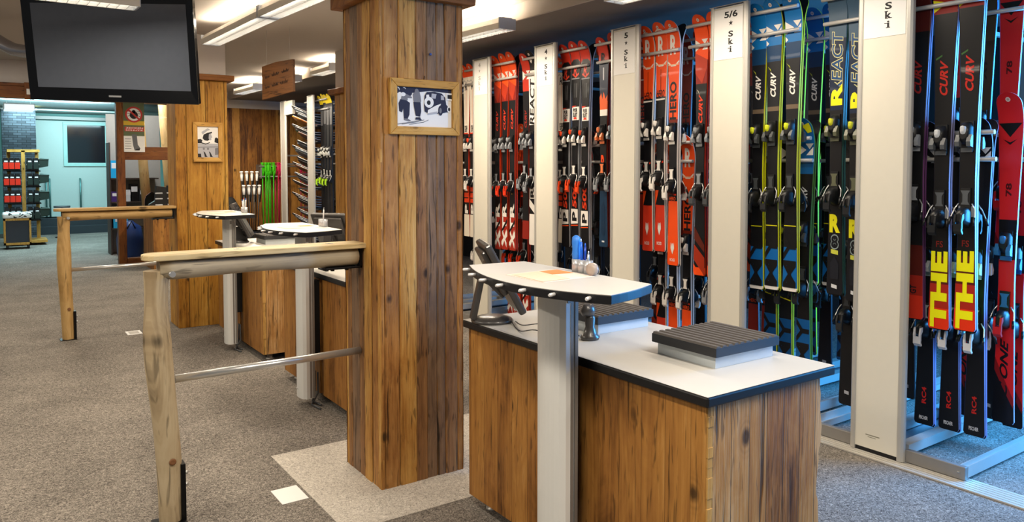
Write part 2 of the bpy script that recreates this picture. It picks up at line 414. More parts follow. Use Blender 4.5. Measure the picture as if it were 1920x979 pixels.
def car_photo(P, O):
    P([(0, .86), (0, 1), (1, 1), (1, .9), (.6, .93), (.3, .86)], 3)
    for x in (.03, .14): O(x, .93, .03, .06, 0)
    O(.02, .9, .035, .07, 3); O(.13, .88, .05, .09, 3); O(.22, .86, .06, .1, 3)
    # skier bending, left
    P([(.05, .38), (.04, .58), (.07, .68), (.18, .66), (.24, .6), (.23, .3), (.2, .2), (.13, .2), (.12, .45), (.1, .35)], 3)
    P([(.08, .68), (.1, .8), (.18, .82), (.27, .76), (.28, .72), (.2, .72), (.2, .66)], 2); O(.12, .81, .045, .05, 0)
    P([(.13, .2), (.2, .2), (.26, .15), (.22, .13), (.13, .16)], 2)
    # skier standing
    P([(.3, .68), (.29, .82), (.33, .9), (.41, .9), (.43, .78), (.44, .65), (.42, .62), (.31, .62)], 2)
    P([(.3, .63), (.31, .5), (.34, .28), (.42, .26), (.44, .4), (.43, .63)], 3); O(.36, .91, .035, .06, 2)
    P([(.33, .18), (.34, .24), (.42, .25), (.44, .18)], 3)
    for k in (0, .07, .2): P([(.02 + k, .06), (.28 + k, .13), (.45 + k * .6, .19), (.45 + k * .6, .18), (.28 + k, .12), (.02 + k, .05)], 3)
    # old car
    P([(.49, .55), (.5, .8), (.54, .9), (.68, .92), (.82, .88), (.88, .78), (.9, .6), (.96, .5), (.96, .42), (.84, .38), (.72, .36), (.56, .36), (.5, .4)], 3)
    P([(.53, .74), (.53, .83), (.58, .84), (.59, .75)], 0); P([(.62, .75), (.63, .87), (.72, .86), (.7, .74)], 4)
    P([(.8, .72), (.8, .84), (.85, .82), (.86, .72)], 4); O(.58, .64, .085, .14, 0, 24); O(.575, .63, .035, .06, 1)
    P([(.55, .34), (.74, .38), (.8, .62), (.7, .56), (.56, .44)], 0); P([(.55, .32), (.72, .36), (.74, .42), (.56, .36)], 4)
    O(.79, .44, .045, .13, 3, 20); O(.79, .44, .022, .07, 2); O(.95, .48, .035, .09, 0); O(.95, .48, .02, .05, 1)
    P([(.9, .72), (.9, .9), (1, .9), (1, .7)], 0); P([(.92, .76), (.92, .86), (1, .86), (1, .75)], 1)
def portrait(P, O):
    P([(0, 0), (0, .45), (1, .45), (1, 0)], 4)
    P([(.12, .5), (.2, .75), (.35, .9), (.6, .92), (.72, .85), (.7, .6), (.5, .48)], 0)
    P([(.25, .62), (.3, .74), (.48, .8), (.62, .78), (.58, .58), (.5, .54), (.35, .55)], 1)
    P([(.56, .76), (.64, .8), (.68, .72), (.72, .66), (.66, .62), (.68, .58), (.6, .55), (.54, .62)], 4)
    P([(.2, .82), (.5, .95), (.62, .9), (.48, .86), (.25, .74)], 4); P([(.5, .8), (.72, .84), (.7, .79), (.52, .76)], 1)
    P([(0, .46), (.2, .46), (.24, .56), (.15, .6), (0, .58)], 1); P([(.82, .5), (1, .46), (1, .62), (.9, .66), (.84, .62)], 1)
    P([(.16, .5), (.4, .45), (.6, .5), (.58, .47), (.4, .42), (.18, .46)], 1)
    P([(0, .0), (0, .12), (.16, .12), (.18, 0)], 1); P([(.84, .08), (.84, .3), (1, .32), (1, .1)], 2)
    for x in (.34, .6): P([(x, .02), (x - .02, .1), (x - .06, .2), (x + .02, .16), (x + .1, .04), (x + .16, .01)], 1)
    for x in (.3, .5): O(x, .28, .05, .035, 2)
    P([(0, .34), (1, .36), (1, .34), (0, .32)], 2)
framed('framed_photo', 'framed black and white photo of skiers beside an old car on the thick pillar', 1.522, 1.887, 1.647, 1.903, 3.19, 0.037, car_photo)
framed('framed_photo', 'framed upright portrait photo hung on the golden boarded pillar', 1.596, 1.861, 1.543, 1.910, 7.492, 0.04, portrait)
# small blue pin high on the near pillar
bb = B().lathe([(0.001, 0), (0.006, 0.002), (0.006, 0.008), (0.002, 0.012)], (1.738, 3.183, 2.02), 10)
tag(bb.build('blue_pin', mat('pin_blue', '#2f55a8', 0.4), at=(1.738, 3.183, 2.02)), 'small blue pin stuck in the thick pillar above the car photo', 'pin')

# ------------------------------------------------------------------ log rails
def log_rail(px, py, x1, lab, log, logx, seed, wob):
    rnd = random.Random(seed)
    t = thing('log_rail', lab, 'barrier', (px, py, 0))
    b = B(); n = 24; sg = 14; o = 0; vs = []; fs = []
    prof = [(0.0, 0.047), (0.25, 0.049), (0.45, 0.052), (0.62, 0.056), (0.72, 0.055), (0.80, 0.049), (0.86, 0.044), (0.93, 0.045), (1.0, 0.050)]
    for i in range(n + 1):
        s = i / n; z = 0.006 + s * 1.062
        for k in range(len(prof) - 1):
            if prof[k][0] <= s <= prof[k + 1][0]:
                q = (s - prof[k][0]) / (prof[k + 1][0] - prof[k][0]); r = prof[k][1] + (prof[k + 1][1] - prof[k][1]) * q
        cx = px + wob * (0.012 * math.sin(s * 5.0 + seed) - 0.022 * s) ; cy = py + wob * 0.006 * math.sin(s * 7 + 1)
        for k in range(sg):
            a = 2 * PI * k / sg; rr = r * (1 + 0.035 * math.sin(3 * a + s * 6) + wob * 0.03 * math.sin(2 * a + 9 * s))
            vs.append((cx + rr * math.cos(a), cy + rr * math.sin(a), z))
    for i in range(n):
        for k in range(sg): fs.append((i * sg + k, i * sg + (k + 1) % sg, (i + 1) * sg + (k + 1) % sg, (i + 1) * sg + k))
    b.add(vs, fs, 0, True); b.add([vs[n * sg + k] for k in range(sg)], [tuple(range(sg))], 0)
    post = b.build('post', log, t)
    kn = B().lathe([(0.014, 0), (0.014, 0.004), (0.008, 0.005), (0.002, 0.003)], (0, 0, 0), 12)
    kn.v = [(px + 0.012 + v[0], py - 0.047 - v[2], 0.27 + v[1]) for v in kn.v]
    kn.build('knot', mat('knot_wood', '#7d5230', 0.7), post)
    # beam: thick round log, flat on top
    b = B(); x0 = px - 0.02; m = 16; o = 0
    for i in range(17):
        s = i / 16; x = x0 + (x1 - 0.02 - x0) * s; r = 0.05 + 0.004 * math.sin(s * 8 + seed); zc = 1.075
        if i == 0: r *= 0.85
        for k in range(m):
            a = 2 * PI * k / m; y = py + 1.08 * r * math.cos(a); z = zc + r * math.sin(a) * (0.9 if math.sin(a) < 0 else 0.8)
            b.v.append((x, y, min(z, 1.113)))
    for i in range(16):
        for k in range(m): b.f.append((i * m + k, (i + 1) * m + k, (i + 1) * m + (k + 1) % m, i * m + (k + 1) % m)); b.m.append(0); b.sm.append(True)
    b.f.append(tuple(range(m))); b.m.append(0); b.sm.append(False); b.f.append(tuple(16 * m + k for k in range(m))[::-1]); b.m.append(0); b.sm.append(False)
    b.build('beam', logx, t)
    # board on top with a rounded free end
    xa = px - 0.085; hw = 0.075; pts = []
    for k in range(9):
        a = PI / 2 + PI * k / 8; pts.append((xa + 0.06 + 0.06 * math.cos(a), py + hw * math.sin(a) * (1 if abs(math.sin(a)) < 1 else 1)))
    pts += [(x1 + 0.012, py - hw), (x1 + 0.012, py + hw)]
    top = B().prism(pts, 1.114, 1.138).build('top_board', TOPX if log is LOG else LOG2X, t, bevel=0.005)
    for xx in (px + 0.3, px + 0.72):
        B().box(xx - 0.014, xx + 0.014, py - 0.014, py + 0.014, 1.138, 1.1392, 0).box(xx - 0.006, xx + 0.006, py - 0.004, py + 0.004, 1.1392, 1.1396, 1).build('screw_plate', [ALUD, BLACK], top)
    B().tube([(px + 0.035, py, 0.605), (x1 + 0.003, py, 0.612)], 0.017, 18).build('cross_bar', STEEL, t)
    B().tube([(px + 0.02, py - 0.03, 1.058), (px + 0.02, py - 0.082, 1.058)], 0.0125, 14).build('bolt_end', STEEL, t)
    # steel foot bracket and wall bracket
    b = B(); b.box(px + 0.047, px + 0.066, py - 0.03, py + 0.03, 0, 0.245); b.box(px - 0.06, px + 0.066, py - 0.055, py + 0.05, 0, 0.006)
    b.build('foot_bracket', STEELB, t, bevel=0.002)
    for z in (0.15, 0.2): B().tube([(px + 0.064, py - 0.008, z), (px + 0.078, py - 0.008, z)], 0.008, 6).build('bolt', STEEL, t)
    b = B(); b.box(x1 - 0.18, x1, py - 0.045, py + 0.045, 1.018, 1.028); b.box(x1 - 0.012, x1, py - 0.045, py + 0.045, 1.018, 1.113)
    b.box(x1 - 0.185, x1 - 0.17, py - 0.05, py + 0.05, 1.014, 1.022)
    w = b.build('wall_bracket', STEELB, t, bevel=0.002)
    for xx in (x1 - 0.14, x1 - 0.07): B().lathe([(0.010, -0.008), (0.010, 0)], (xx, py - 0.02, 1.018), 6).build('bolt', STEELB, w)
    return t
log_rail(0.605, 3.42, 1.472, 'near log rail of grey bark-stripped wood with steel cross bar', LOG, LOGX, 1.0, 1.0)
log_rail(0.565, 7.58, 1.437, 'far log rail of golden wood reaching to the golden pillar', LOG2, LOG2X, 2.0, 0.5)

# ------------------------------------------------------------------ counters
def counter(y0, y1, lab, end=True):
    t = thing('service_counter', lab, 'counter', (2.02, (y0 + y1) / 2, 0))
    xf, xb = 1.708, 2.345; z0, z1 = 0.797, 0.83
    b = B(); b.box(xf, xb, y0, y1, z0, z1 - 0.001, 0); b.build('edge_band', EDGE, t, bevel=0.006)
    b = B(); b.box(xf + 0.002, xb - 0.002, y0 + 0.002, y1 - 0.002, z1 - 0.001, z1, 0); b.build('worktop', LAM, t)
    ym = y0 + 0.66
    b = B(); b.box(1.728, 1.752, y0 + 0.022, ym - 0.036, 0.055, z0 - 0.001, 0); f1 = b.build('front_panel', CW, t, bevel=0.002)
    e = B(); K = 24; rnd = random.Random(int(y0 * 10))
    for k in range(K):
        za = 0.056 + (z0 - 0.058) * k / K; zb = 0.056 + (z0 - 0.058) * (k + 1) / K; q = rnd.uniform(0, 0.004)
        e.box(1.729 + q * 0.5, 1.751, y0 + 0.014 + q, y0 + 0.022, za, zb)
    e.build('raw_edge', CWR, f1)
    b = B(); b.box(1.728, 1.752, ym + 0.0, y1 - 0.02, 0.055, z0 - 0.001, 0); b.build('front_panel', CW, t, bevel=0.002)
    # end panel with a ragged natural back edge
    pts = [(1.752, 0.055), (1.752, z0 - 0.001)]; rnd = random.Random(4); n = 26
    for k in range(n + 1):
        s = k / n; pts.append((2.29 + rnd.uniform(-0.007, 0.007) + 0.008 * math.sin(s * 9), z0 - 0.001 - (z0 - 0.056) * s))
    B().prism(pts[::-1], y0 + 0.02, y0 + 0.045, 0, axis='y').build('end_panel', CWE, t)
    B().box(1.752, 2.29, y1 - 0.045, y1 - 0.02, 0.055, z0 - 0.001).build('end_panel', CWE, t)
    B().box(1.755, 2.285, y0 + 0.046, y1 - 0.046, 0.058, 0.075).box(2.2, 2.22, y0 + 0.046, y1 - 0.046, 0.075, z0 - 0.001).box(1.755, 1.77, ym - 0.07, ym, 0.06, z0 - 0.001).build('carcass', BLACKM, t)
    for x in (1.80, 2.22):
        for y in (y0 + 0.1, y1 - 0.1): B().lathe([(0.03, 0), (0.03, 0.008), (0.021, 0.01), (0.021, 0.058)], (x, y, 0), 14).build('foot', ALU, t)
    return t
CY = [(1.47, 2.848), (3.98, 5.355), (5.82, 7.2)]
counter(*CY[0], 'nearest wooden service counter with white top, in front of the thick pillar')
counter(*CY[1], 'second service counter, partly hidden behind the thick pillar')
counter(*CY[2], 'farthest service counter, beside the golden boarded pillar')

# high standing desk: aluminium column + curved tray with pegs
def desk(yc, lab, fx):
    t = thing('standing_desk', lab, 'desk', (1.63, yc, 0))
    w = 0.076; x0 = 1.585; x1 = 1.668
    prof = []
    for k in range(7): a = -1 + 2 * k / 6; prof.append((x0 + 0.012 * a * a, yc + 0.062 - 0.062 * 0 - 0.124 * (k / 6)))
    poly = [(x1, yc + w), (x0 + 0.03, yc + w)] + prof + [(x0 + 0.03, yc - w), (x1 - 0.03, yc - w), (x1 - 0.03, yc - w + 0.006), (x1, yc - w + 0.006)]
    col = B().prism(poly, 0.055, 1.10, 0).build('column', [COLUMN], t)
    c = B(); c.box(x0 + 0.05, x0 + 0.062, yc - w - 0.001, yc - w + 0.002, 0.06, 1.09); c.box(x0 + 0.07, x1, yc - w - 0.0006, yc + w - 0.004, 0.06, 1.09)
    c.build('side_groove', ALUD, col)
    B().box(x0 + 0.035, x0 + 0.05, yc - w - 0.004, yc - w, 1.035, 1.06).lathe([(0.004, 0), (0.004, 0.002)], (x0 + 0.042, yc - w - 0.003, 1.048), 8, 0).build('fixing_plate', ALUD, col)
    B().box(x1, 1.728, yc - 0.005, yc + 0.06, 0.3, 0.78).build('mounting_plate', BLACKM, t)
    B().box(x0 - 0.0006, x0 + 0.004, yc - 0.0, yc + 0.045, 0.105, 0.109).build('maker_lettering', mat('faint_print', '#a9aaa6', 0.6), col)
    # tray outline
    pts = [(1.745, yc - 0.35), (1.752, yc + 0.36), (1.512, yc + 0.385)]
    c0, c1, c2 = (1.512, yc + 0.385), (1.27, yc - 0.08), (1.494, yc - 0.435)
    for k in range(1, 18):
        s = k / 18; pts.append(((1 - s) ** 2 * c0[0] + 2 * s * (1 - s) * c1[0] + s * s * c2[0], (1 - s) ** 2 * c0[1] + 2 * s * (1 - s) * c1[1] + s * s * c2[1]))
    pts.append(c2)
    for k in range(1, 6):
        s = k / 6; pts.append((1.494 + (1.745 - 1.494) * s, yc - 0.435 + 0.085 * s - 0.012 * math.sin(PI * s)))
    B().prism(pts, 1.096, 1.1235).build('tray_edge', EDGE, t, bevel=0.002)
    cx = sum(p[0] for p in pts) / len(pts); cy = sum(p[1] for p in pts) / len(pts)
    B().prism([(cx + (p[0] - cx) * 0.99, cy + (p[1] - cy) * 0.995) for p in pts], 1.1235, 1.125).build('tray_top', LAM, t)
    B().box(1.60, 1.69, yc - 0.12, yc + 0.12, 1.085, 1.096).build('tray_support', STEELB, t)
    for s in (0.03, 0.17, 0.32, 0.47, 0.62, 0.77, 0.92):
        p = Vector(((1 - s) ** 2 * c0[0] + 2 * s * (1 - s) * c1[0] + s * s * c2[0], (1 - s) ** 2 * c0[1] + 2 * s * (1 - s) * c1[1] + s * s * c2[1], 1.112))
        d = Vector((2 * (1 - s) * (c1[0] - c0[0]) + 2 * s * (c2[0] - c1[0]), 2 * (1 - s) * (c1[1] - c0[1]) + 2 * s * (c2[1] - c1[1]), 0)).normalized()
        nrm = Vector((d.y, -d.x, 0)); nrm = nrm if nrm.x < 0 else -nrm
        B().tube([p - nrm * 0.002, p + nrm * 0.022, p + nrm * 0.027], [0.0058, 0.0058, 0.004], 10).build('peg', mat('peg_white', '#e6e6e6', 0.25, 0.3), t)
    for q, (dx, dy) in enumerate(((0.02, 0.04), (0.05, -0.03))):
        if fx: B().tube([(1.705, yc + dy * 0.6, 0.2), (1.705, yc + dy * 0.8, 0.07), (1.70 - dx, yc - 0.03 + dy, 0.012), (1.72 - dx, yc - 0.13 + dy, 0.008)], 0.006, 8).build('cable', GREYP, t)
    return t
DY = [2.085, 4.64, 6.41]
desk(DY[0], 'tall standing desk with curved pegged tray at the nearest counter', False)
desk(DY[1], 'tall standing desk with curved pegged tray at the second counter', True)
desk(DY[2], 'tall standing desk with curved pegged tray at the farthest counter', True)

# paper sheets on the trays
SHEET = mat('peach_sheet', '#f3cdb4', 0.7, noise=0.12, nscale=60); SHEETO = mat('orange_sheet', '#e98a4e', 0.7, noise=0.2, nscale=40); SHEETL = mat('pale_sheet', '#f1ddcf', 0.7, noise=0.08, nscale=60)
for i, yc in enumerate(DY):
    w = ('nearest', 'second', 'farthest')[i]; d = yc - DY[0]
    for nm, m, pts, z in (('pale', SHEETL, [(1.475, 2.17), (1.71, 2.185), (1.70, 1.96), (1.475, 1.945)], 1.1254), ('orange', SHEETO, [(1.612, 2.165), (1.70, 2.17), (1.695, 2.07), (1.61, 2.08)], 1.1262), ('peach', SHEET, [(1.487, 2.15), (1.612, 2.165), (1.595, 1.965), (1.478, 1.96)], 1.127)):
        pp = [(x, y + d) for x, y in pts]
        cx = sum(p[0] for p in pp) / 4; cy = sum(p[1] for p in pp) / 4
        tag(B().prism(pp[::-1], z, z + 0.0006).build('paper_sheet', m, at=(cx, cy, z)), '%s paper sheet lying on the tray of the %s standing desk' % (nm, w), 'paper')

# ribbed boot rests on the counters
def rest(x0, x1, y0, y1, lab):
    t = thing('boot_rest', lab, 'boot rest', ((x0 + x1) / 2, (y0 + y1) / 2, 0.83))
    B().box(x0 + 0.014, x1 - 0.014, y0 + 0.014, y1 - 0.014, 0.83, 0.872).build('plinth', mat('plinth_grey', '#c3cacd', 0.4), t, bevel=0.001)
    prof = [(x0, 0.872), (x0, 0.902)]; n = 11; w = (x1 - x0) / n
    for k in range(n):
        a = x0 + w * k; prof += [(a + 0.002, 0.902), (a + w * 0.2, 0.908), (a + w * 0.65, 0.908), (a + w * 0.8, 0.902)]
    prof += [(x1, 0.902), (x1, 0.872)]
    B().prism(prof[::-1], y0, y1, 0, axis='y').build('ribbed_pad', [RUBBER], t)
    b = B(); b.box(x0 - 0.001, x0 + 0.001, y0 - .001, y1 + .001, 0.8715, 0.902); b.box(x0, x1 + .001, y0 - 0.001, y0 + 0.001, 0.8715, 0.902)
    b.build('pad_rim', RUBBERS, t)
rest(1.96, 2.29, 1.655, 1.945, 'ribbed rubber boot rest nearest the corner of the nearest counter')
rest(1.985, 2.29, 2.27, 2.57, 'ribbed rubber boot rest behind the column of the nearest standing desk')
rest(1.96, 2.29, 4.85, 5.15, 'ribbed rubber boot rest on the second counter')
rest(1.96, 2.29, 6.55, 6.85, 'ribbed rubber boot rest on the farthest counter')

# touch terminals: round foot, folded arm, leaning screen (built once, copied)
def terminal(lab):
    t = thing('touch_terminal', lab, 'monitor', (0, 0, 0))
    B().lathe([(0.085, 0), (0.088, 0.006), (0.08, 0.016), (0.05, 0.026), (0.02, 0.03)], (0, 0, 0), 24, 0, 1.0, 1.05).build('base', DGREYP, t)
    arm = B()
    # lower limb leans back, upper limb folds forward (a narrow A)
    for y0_, z0_, y1_, z1_, wd in ((0.085, 0.012, 0.045, 0.205, 0.032), (0.045, 0.205, -0.05, 0.11, 0.03)):
        d = Vector((0, y1_ - y0_, z1_ - z0_)).normalized(); nn = Vector((0, -d.z, d.y)) * 0.012
        p = [(s * wd, y0_ + nn.y * q, z0_ + nn.z * q) for q in (-1, 1) for s in (-1, 1)]; r = [(s * wd * 0.9, y1_ + nn.y * q, z1_ + nn.z * q) for q in (-1, 1) for s in (-1, 1)]
        v = p + r; arm.add(v, [(0, 1, 3, 2), (4, 6, 7, 5), (0, 4, 5, 1), (2, 3, 7, 6), (0, 2, 6, 4), (1, 5, 7, 3)], 0)
    arm.build('arm', DGREYP, t, bevel=0.006)
    M = Matrix.Translation((0, -0.04, 0.195)) @ Matrix.Rotation(math.radians(-28), 4, 'X')
    b = B(); b.box(-0.14, 0.14, -0.013, 0.018, -0.16, 0.17, 0, M=M); b.box(-0.11, 0.11, 0.018, 0.04, -0.06, 0.15, 0, M=M)
    sc = b.build('screen_housing', DGREYP, t, bevel=0.008)
    B().box(-0.115, 0.115, -0.0145, -0.0132, -0.13, 0.145, 0, M=M).build('screen', mat('dark_glass', '#0c1422', 0.08), sc)
    return t
TT = [(1.79, 2.735, 1.15, 'touch terminal with folded arm on the nearest counter'), (1.83, 6.88, 1.2, 'touch terminal with folded arm on the farthest counter'), (1.98, 5.06, 2.2, 'touch terminal on the second counter seen beyond its tray')]
tt = None
for x, y, rz, lab in TT:
    o = terminal(lab) if tt is None else copy_tree(tt)
    tt = tt or o; o['label'] = lab; o.location = (x, y, 0.8305); o.rotation_euler = (0, 0, rz)
# desk cables, scanner
for k, (pts, lab) in enumerate(([[(1.86, 2.66, 0.836), (1.80, 2.52, 0.85), (1.82, 2.42, 0.87), (1.87, 2.33, 0.85), (1.9, 2.28, 0.837)], 'black cable looping up behind the column on the nearest counter'], [[(1.84, 2.66, 0.836), (1.77, 2.50, 0.834), (1.76, 2.38, 0.86), (1.80, 2.28, 0.845), (1.84, 2.22, 0.836)], 'black cable lying nearer the front edge of the nearest counter'])):
    pp = []
    P_ = [Vector(p) for p in pts]
    for i in range(len(P_) - 1):
        a0 = P_[max(i - 1, 0)]; a1 = P_[i]; a2 = P_[i + 1]; a3 = P_[min(i + 2, len(P_) - 1)]
        for q in range(6):
            s = q / 6; pp.append(0.5 * ((2 * a1) + (a2 - a0) * s + (2 * a0 - 5 * a1 + 4 * a2 - a3) * s * s + (3 * a1 - a0 - 3 * a2 + a3) * s ** 3))
    pp.append(P_[-1])
    tag(B().tube(pp, 0.0022, 6).build('cable', BLACK, at=pts[0]), lab, 'cable')
b = B(); b.lathe([(0.03, 0), (0.034, 0.012), (0.026, 0.02), (0.016, 0.05), (0.018, 0.085), (0.012, 0.1)], (1.915, 2.235, 0.83), 16, 0, 1.25, 1.0)
sc = tag(b.build('scanner_stand', DGREYP, at=(1.915, 2.235, 0.83)), 'dark barcode scanner in its stand behind the nearest desk column', 'scanner')
b = B(); b.lathe([(0.021, 0.0), (0.026, 0.02), (0.017, 0.045)], (1.905, 2.235, 0.925), 14, 0, 1.3, 0.9); b.build('scanner_head', DGREYP, sc)

# pen holders with pens
def holder(yc, x, lab, gl):
    t = thing('pen_holder', lab, 'pen holder', (x, yc, 1.125))
    for k in (-1, 0, 1):
        B().lathe([(0.0165, 0), (0.0165, 0.046), (0.014, 0.046), (0.014, 0.01)], (x, yc + k * 0.0325, 1.125), 14).build('cup', SILVER, t)
    return t
holder(2.06, 1.728, 'silver triple pen holder with blue pens on the nearest standing desk', 0)
holder(4.56, 1.728, 'pale pen holder on the second standing desk', 0)
holder(6.30, 1.728, 'pale pen holder on the farthest standing desk', 0)
BLUEP = mat('bright_blue_plastic', '#1a63d6', 0.35); BLUEH = mat('blue_handle', '#2f7fe0', 0.45)
b = B(); b.lathe([(0.006, 0), (0.007, 0.03), (0.016, 0.04), (0.0175, 0.06), (0.0155, 0.075), (0.0185, 0.10), (0.0165, 0.118), (0.006, 0.125)], (1.728, 2.094, 1.13), 14, 0, 0.75, 1.0)
tag(b.build('tool_handle', BLUEH, at=(1.728, 2.094, 1.13)), 'chunky light blue tool handle standing in the nearest pen holder', 'tool')
def pen(x, y, tilt, lab, m, capm, ln=0.10):
    p0 = Vector((x, y, 1.133)); d = Vector((tilt[0], tilt[1], 1)).normalized()
    t = B().tube([p0, p0 + d * ln * 0.7, p0 + d * ln], [0.0042, 0.0045, 0.0042], 8).build('pen', m, at=tuple(p0)); tag(t, lab, 'pen')
    B().tube([p0 + d * ln * 0.98, p0 + d * (ln + 0.012)], [0.003, 0.002], 8).build('pen_tip', capm, t)
pen(1.728, 2.062, (0.0, 0.05), 'blue ballpoint pen in the middle cup of the nearest pen holder', BLUEP, SILVER)
pen(1.732, 2.052, (0.02, 0.0), 'second dark blue pen beside the ballpoint in the nearest pen holder', mat('navy_pen', '#173a9c', 0.3), BLUEP, 0.085)
pen(1.728, 2.03, (0.0, -0.05), 'clear-capped pen in the rightmost cup of the nearest pen holder', SILVER, SILVER, 0.06)
b = B().lathe([(0.008, -0.012), (0.02, -0.012), (0.022, -0.006), (0.022, 0.006), (0.02, 0.012), (0.008, 0.012)], (0, 0, 0), 18)
b.v = [(1.71 + v[2], 1.985 + v[0], 1.147 + v[1]) for v in b.v]
tag(b.build('tape_roll', mat('clear_tape', '#a89a90', 0.2), at=(1.71, 1.985, 1.125)), 'roll of clear tape standing beside the silver pen holder', 'tape')
pen(1.728, 4.56, (0.0, -0.15), 'white pen leaning in the pen holder of the second desk', mat('white_pen', '#e4e4e2', 0.4), SILVER)
pen(1.728, 6.30, (0, 0.2), 'white pen with red cap in the farthest pen holder', mat('white_pen', '#e4e4e2', 0.4), mat('red_cap', '#c22a22', 0.4))
pen(1.728, 6.27, (0, -0.12), 'blue-capped white pen in the farthest pen holder', mat('white_pen', '#e4e4e2', 0.4), BLUEP)
pen(1.728, 6.33, (0, 0.35), 'white pen leaning farthest left in the farthest pen holder', mat('white_pen', '#e4e4e2', 0.4), BLUEP, 0.09)

# ------------------------------------------------------------------ television
TVC = Vector((0.7002, 5.6016, 2.2607)); ty, tp, tr = -0.7675, 0.1508, 0.0432
TM = Matrix.Rotation(ty, 3, 'Z') @ Matrix.Rotation(tp, 3, 'X') @ Matrix.Rotation(tr, 3, 'Y')
tv = thing('television', 'large black flat television hung from the ceiling, tilted downwards', 'television', TVC); ORG[tv] = Vector()
TW, TH = 1.22, 0.68
b = B(); w, h = TW / 2, TH / 2
gl = [(-w + 0.06, h - 0.05), (w - 0.055, h - 0.05), (w - 0.055, -h + 0.085), (-w + 0.06, -h + 0.085)]; ou = [(-w, h), (w, h), (w, -h), (-w, -h)]
vs = [(x, -0.02, z) for x, z in ou] + [(x, -0.008, z) for x, z in gl] + [(x * .985, 0.025, z * .985) for x, z in ou]
b.add(vs, [(0, 4, 5, 1), (1, 5, 6, 2), (2, 6, 7, 3), (3, 7, 4, 0), (0, 1, 9, 8), (1, 2, 10, 9), (2, 3, 11, 10), (3, 0, 8, 11), (8, 9, 10, 11)], 0)
b.build('bezel', mat('piano_black', '#050506', 0.18, coat=0.5), tv, bevel=0.004)
b = B(); b.add([(x, -0.0085, z) for x, z in gl], [(3, 2, 1, 0)], 0)
b.build('screen', mat('tv_glass', '#616875', 0.12, spec=0.9), tv)
B().box(-0.06 + 0.03, 0.06 - 0.03 + 0.03, -0.0155, -0.012, -h + 0.03, -h + 0.043).build('maker_badge', SILVER, tv)
b = B(); b.box(-0.35, 0.35, 0.02, 0.075, -0.22, 0.22); b.build('back_cover', BLACKM, tv)
tv.rotation_euler = TM.to_euler()
dn = TVC + TM @ Vector((0, 0.09, 0.05))
b = B(); b.tube([(dn.x, dn.y, 2.26), (dn.x, dn.y, 2.72)], 0.025, 12); b.box(dn.x - 0.09, dn.x + 0.09, dn.y - 0.09, dn.y + 0.09, 2.705, 2.72)
b.v = [tuple(TM.transposed() @ (Vector(v) - TVC)) for v in b.v]; b.build('ceiling_mount', STEELB, tv)
pp = [(-1.6, 8.6, 2.67), (-0.35, 7.9, 2.66), (-0.12, 7.7, 2.645), (0.03, 7.6, 2.60), (0.11, 7.53, 2.53), (0.165, 7.488, 2.488), (0.224, 7.445, 2.452), (0.295, 7.395, 2.436), (0.456, 7.284, 2.432), (0.9, 7.0, 2.432)]
tag(B().tube(pp, 0.052, 18).build('duct_pipe', CHROME, at=pp[0]), 'bent shiny metal duct pipe passing behind the television', 'pipe')
tag(B().box(0.505, 0.62, 12.86, 12.9, 2.45, 2.69, 0).box(0.53, 0.6, 12.855, 12.86, 2.52, 2.6, 1).build('wooden_plaque', [DOORW, PAPER], at=(0.56, 12.9, 2.45)), 'small dark wooden plaque half hidden behind the left edge of the television', 'plaque')

# ------------------------------------------------------------------ ceiling lamps
def lamp(p0, p1, z, lab, power, up=0.0, wires=True, warm=(1, 0.86, 0.68)):
    """louvred fluorescent fitting from p0 to p1 hanging at height z"""
    a = Vector((p0[0], p0[1], z)); c = Vector((p1[0], p1[1], z)); d = c - a; ln = d.length; ang = math.atan2(d.y, d.x)
    t = thing('ceiling_lamp', lab, 'lamp', (a + c) / 2); ORG[t] = Vector(); t.rotation_euler = (0, 0, ang); L2 = ln / 2
    # local x along the lamp
    b = B(); hw = 0.075
    poly = [(-hw, 0.0), (-hw - 0.004, 0.0), (-hw - 0.004, 0.04), (-0.045, 0.085), (0.045, 0.085), (hw + 0.004, 0.04), (hw + 0.004, 0.0), (hw, 0.0), (hw, 0.036), (0.042, 0.078), (-0.042, 0.078), (-hw, 0.036)]
    b.prism(poly, -L2, L2, 0, axis='x'); b.build('housing', mat('lamp_white', '#d8d4cb', 0.4), t)
    for s in (-1, 1): B().box(s * L2 - 0.006, s * L2 + 0.006, -hw, hw, 0.0, 0.08).build('end_cap', mat('lamp_end_grey', '#b4bcc8', 0.4, 0.4), t)
    B().tube([(-L2 + 0.02, 0, 0.055), (L2 - 0.02, 0, 0.055)], 0.013, 10).build('fluorescent_tube', LIT, t)
    b = B(); n = int(ln / 0.05)
    for k in range(1, n):
        x = -L2 + ln * k / n; b.box(x - 0.0012, x + 0.0012, -hw + 0.002, hw - 0.002, 0.0, 0.026)
    for s in (-1, 0, 1): b.box(-L2, L2, s * (hw - 0.003) - 0.0015, s * (hw - 0.003) + 0.0015, 0.0, 0.03)
    b.build('louvre', mat('bright_louvre', '#e2e4e6', 0.25, 0.7), t)
    if wires:
        for s in (-1, 1): B().tube([(s * (L2 - 0.2), 0, 0.085), (s * (L2 - 0.2), 0, 2.72 - z)], 0.002, 6).build('suspension_wire', STEEL, t)
    def area(nm, zz, rot, pw, sy):
        l = bpy.data.lights.new(nm, 'AREA'); l.shape = 'RECTANGLE'; l.size = ln * 0.95; l.size_y = sy; l.energy = pw; l.color = warm
        o = bpy.data.objects.new(nm, l); COL.objects.link(o); o.location = (a.x + d.x / 2, a.y + d.y / 2, zz); o.rotation_euler = (rot, 0, ang)
    area('lamp_downlight', z - 0.004, 0, power, 0.14)
    if up: area('lamp_uplight', z + 0.09, PI, up, 0.1)
    return t
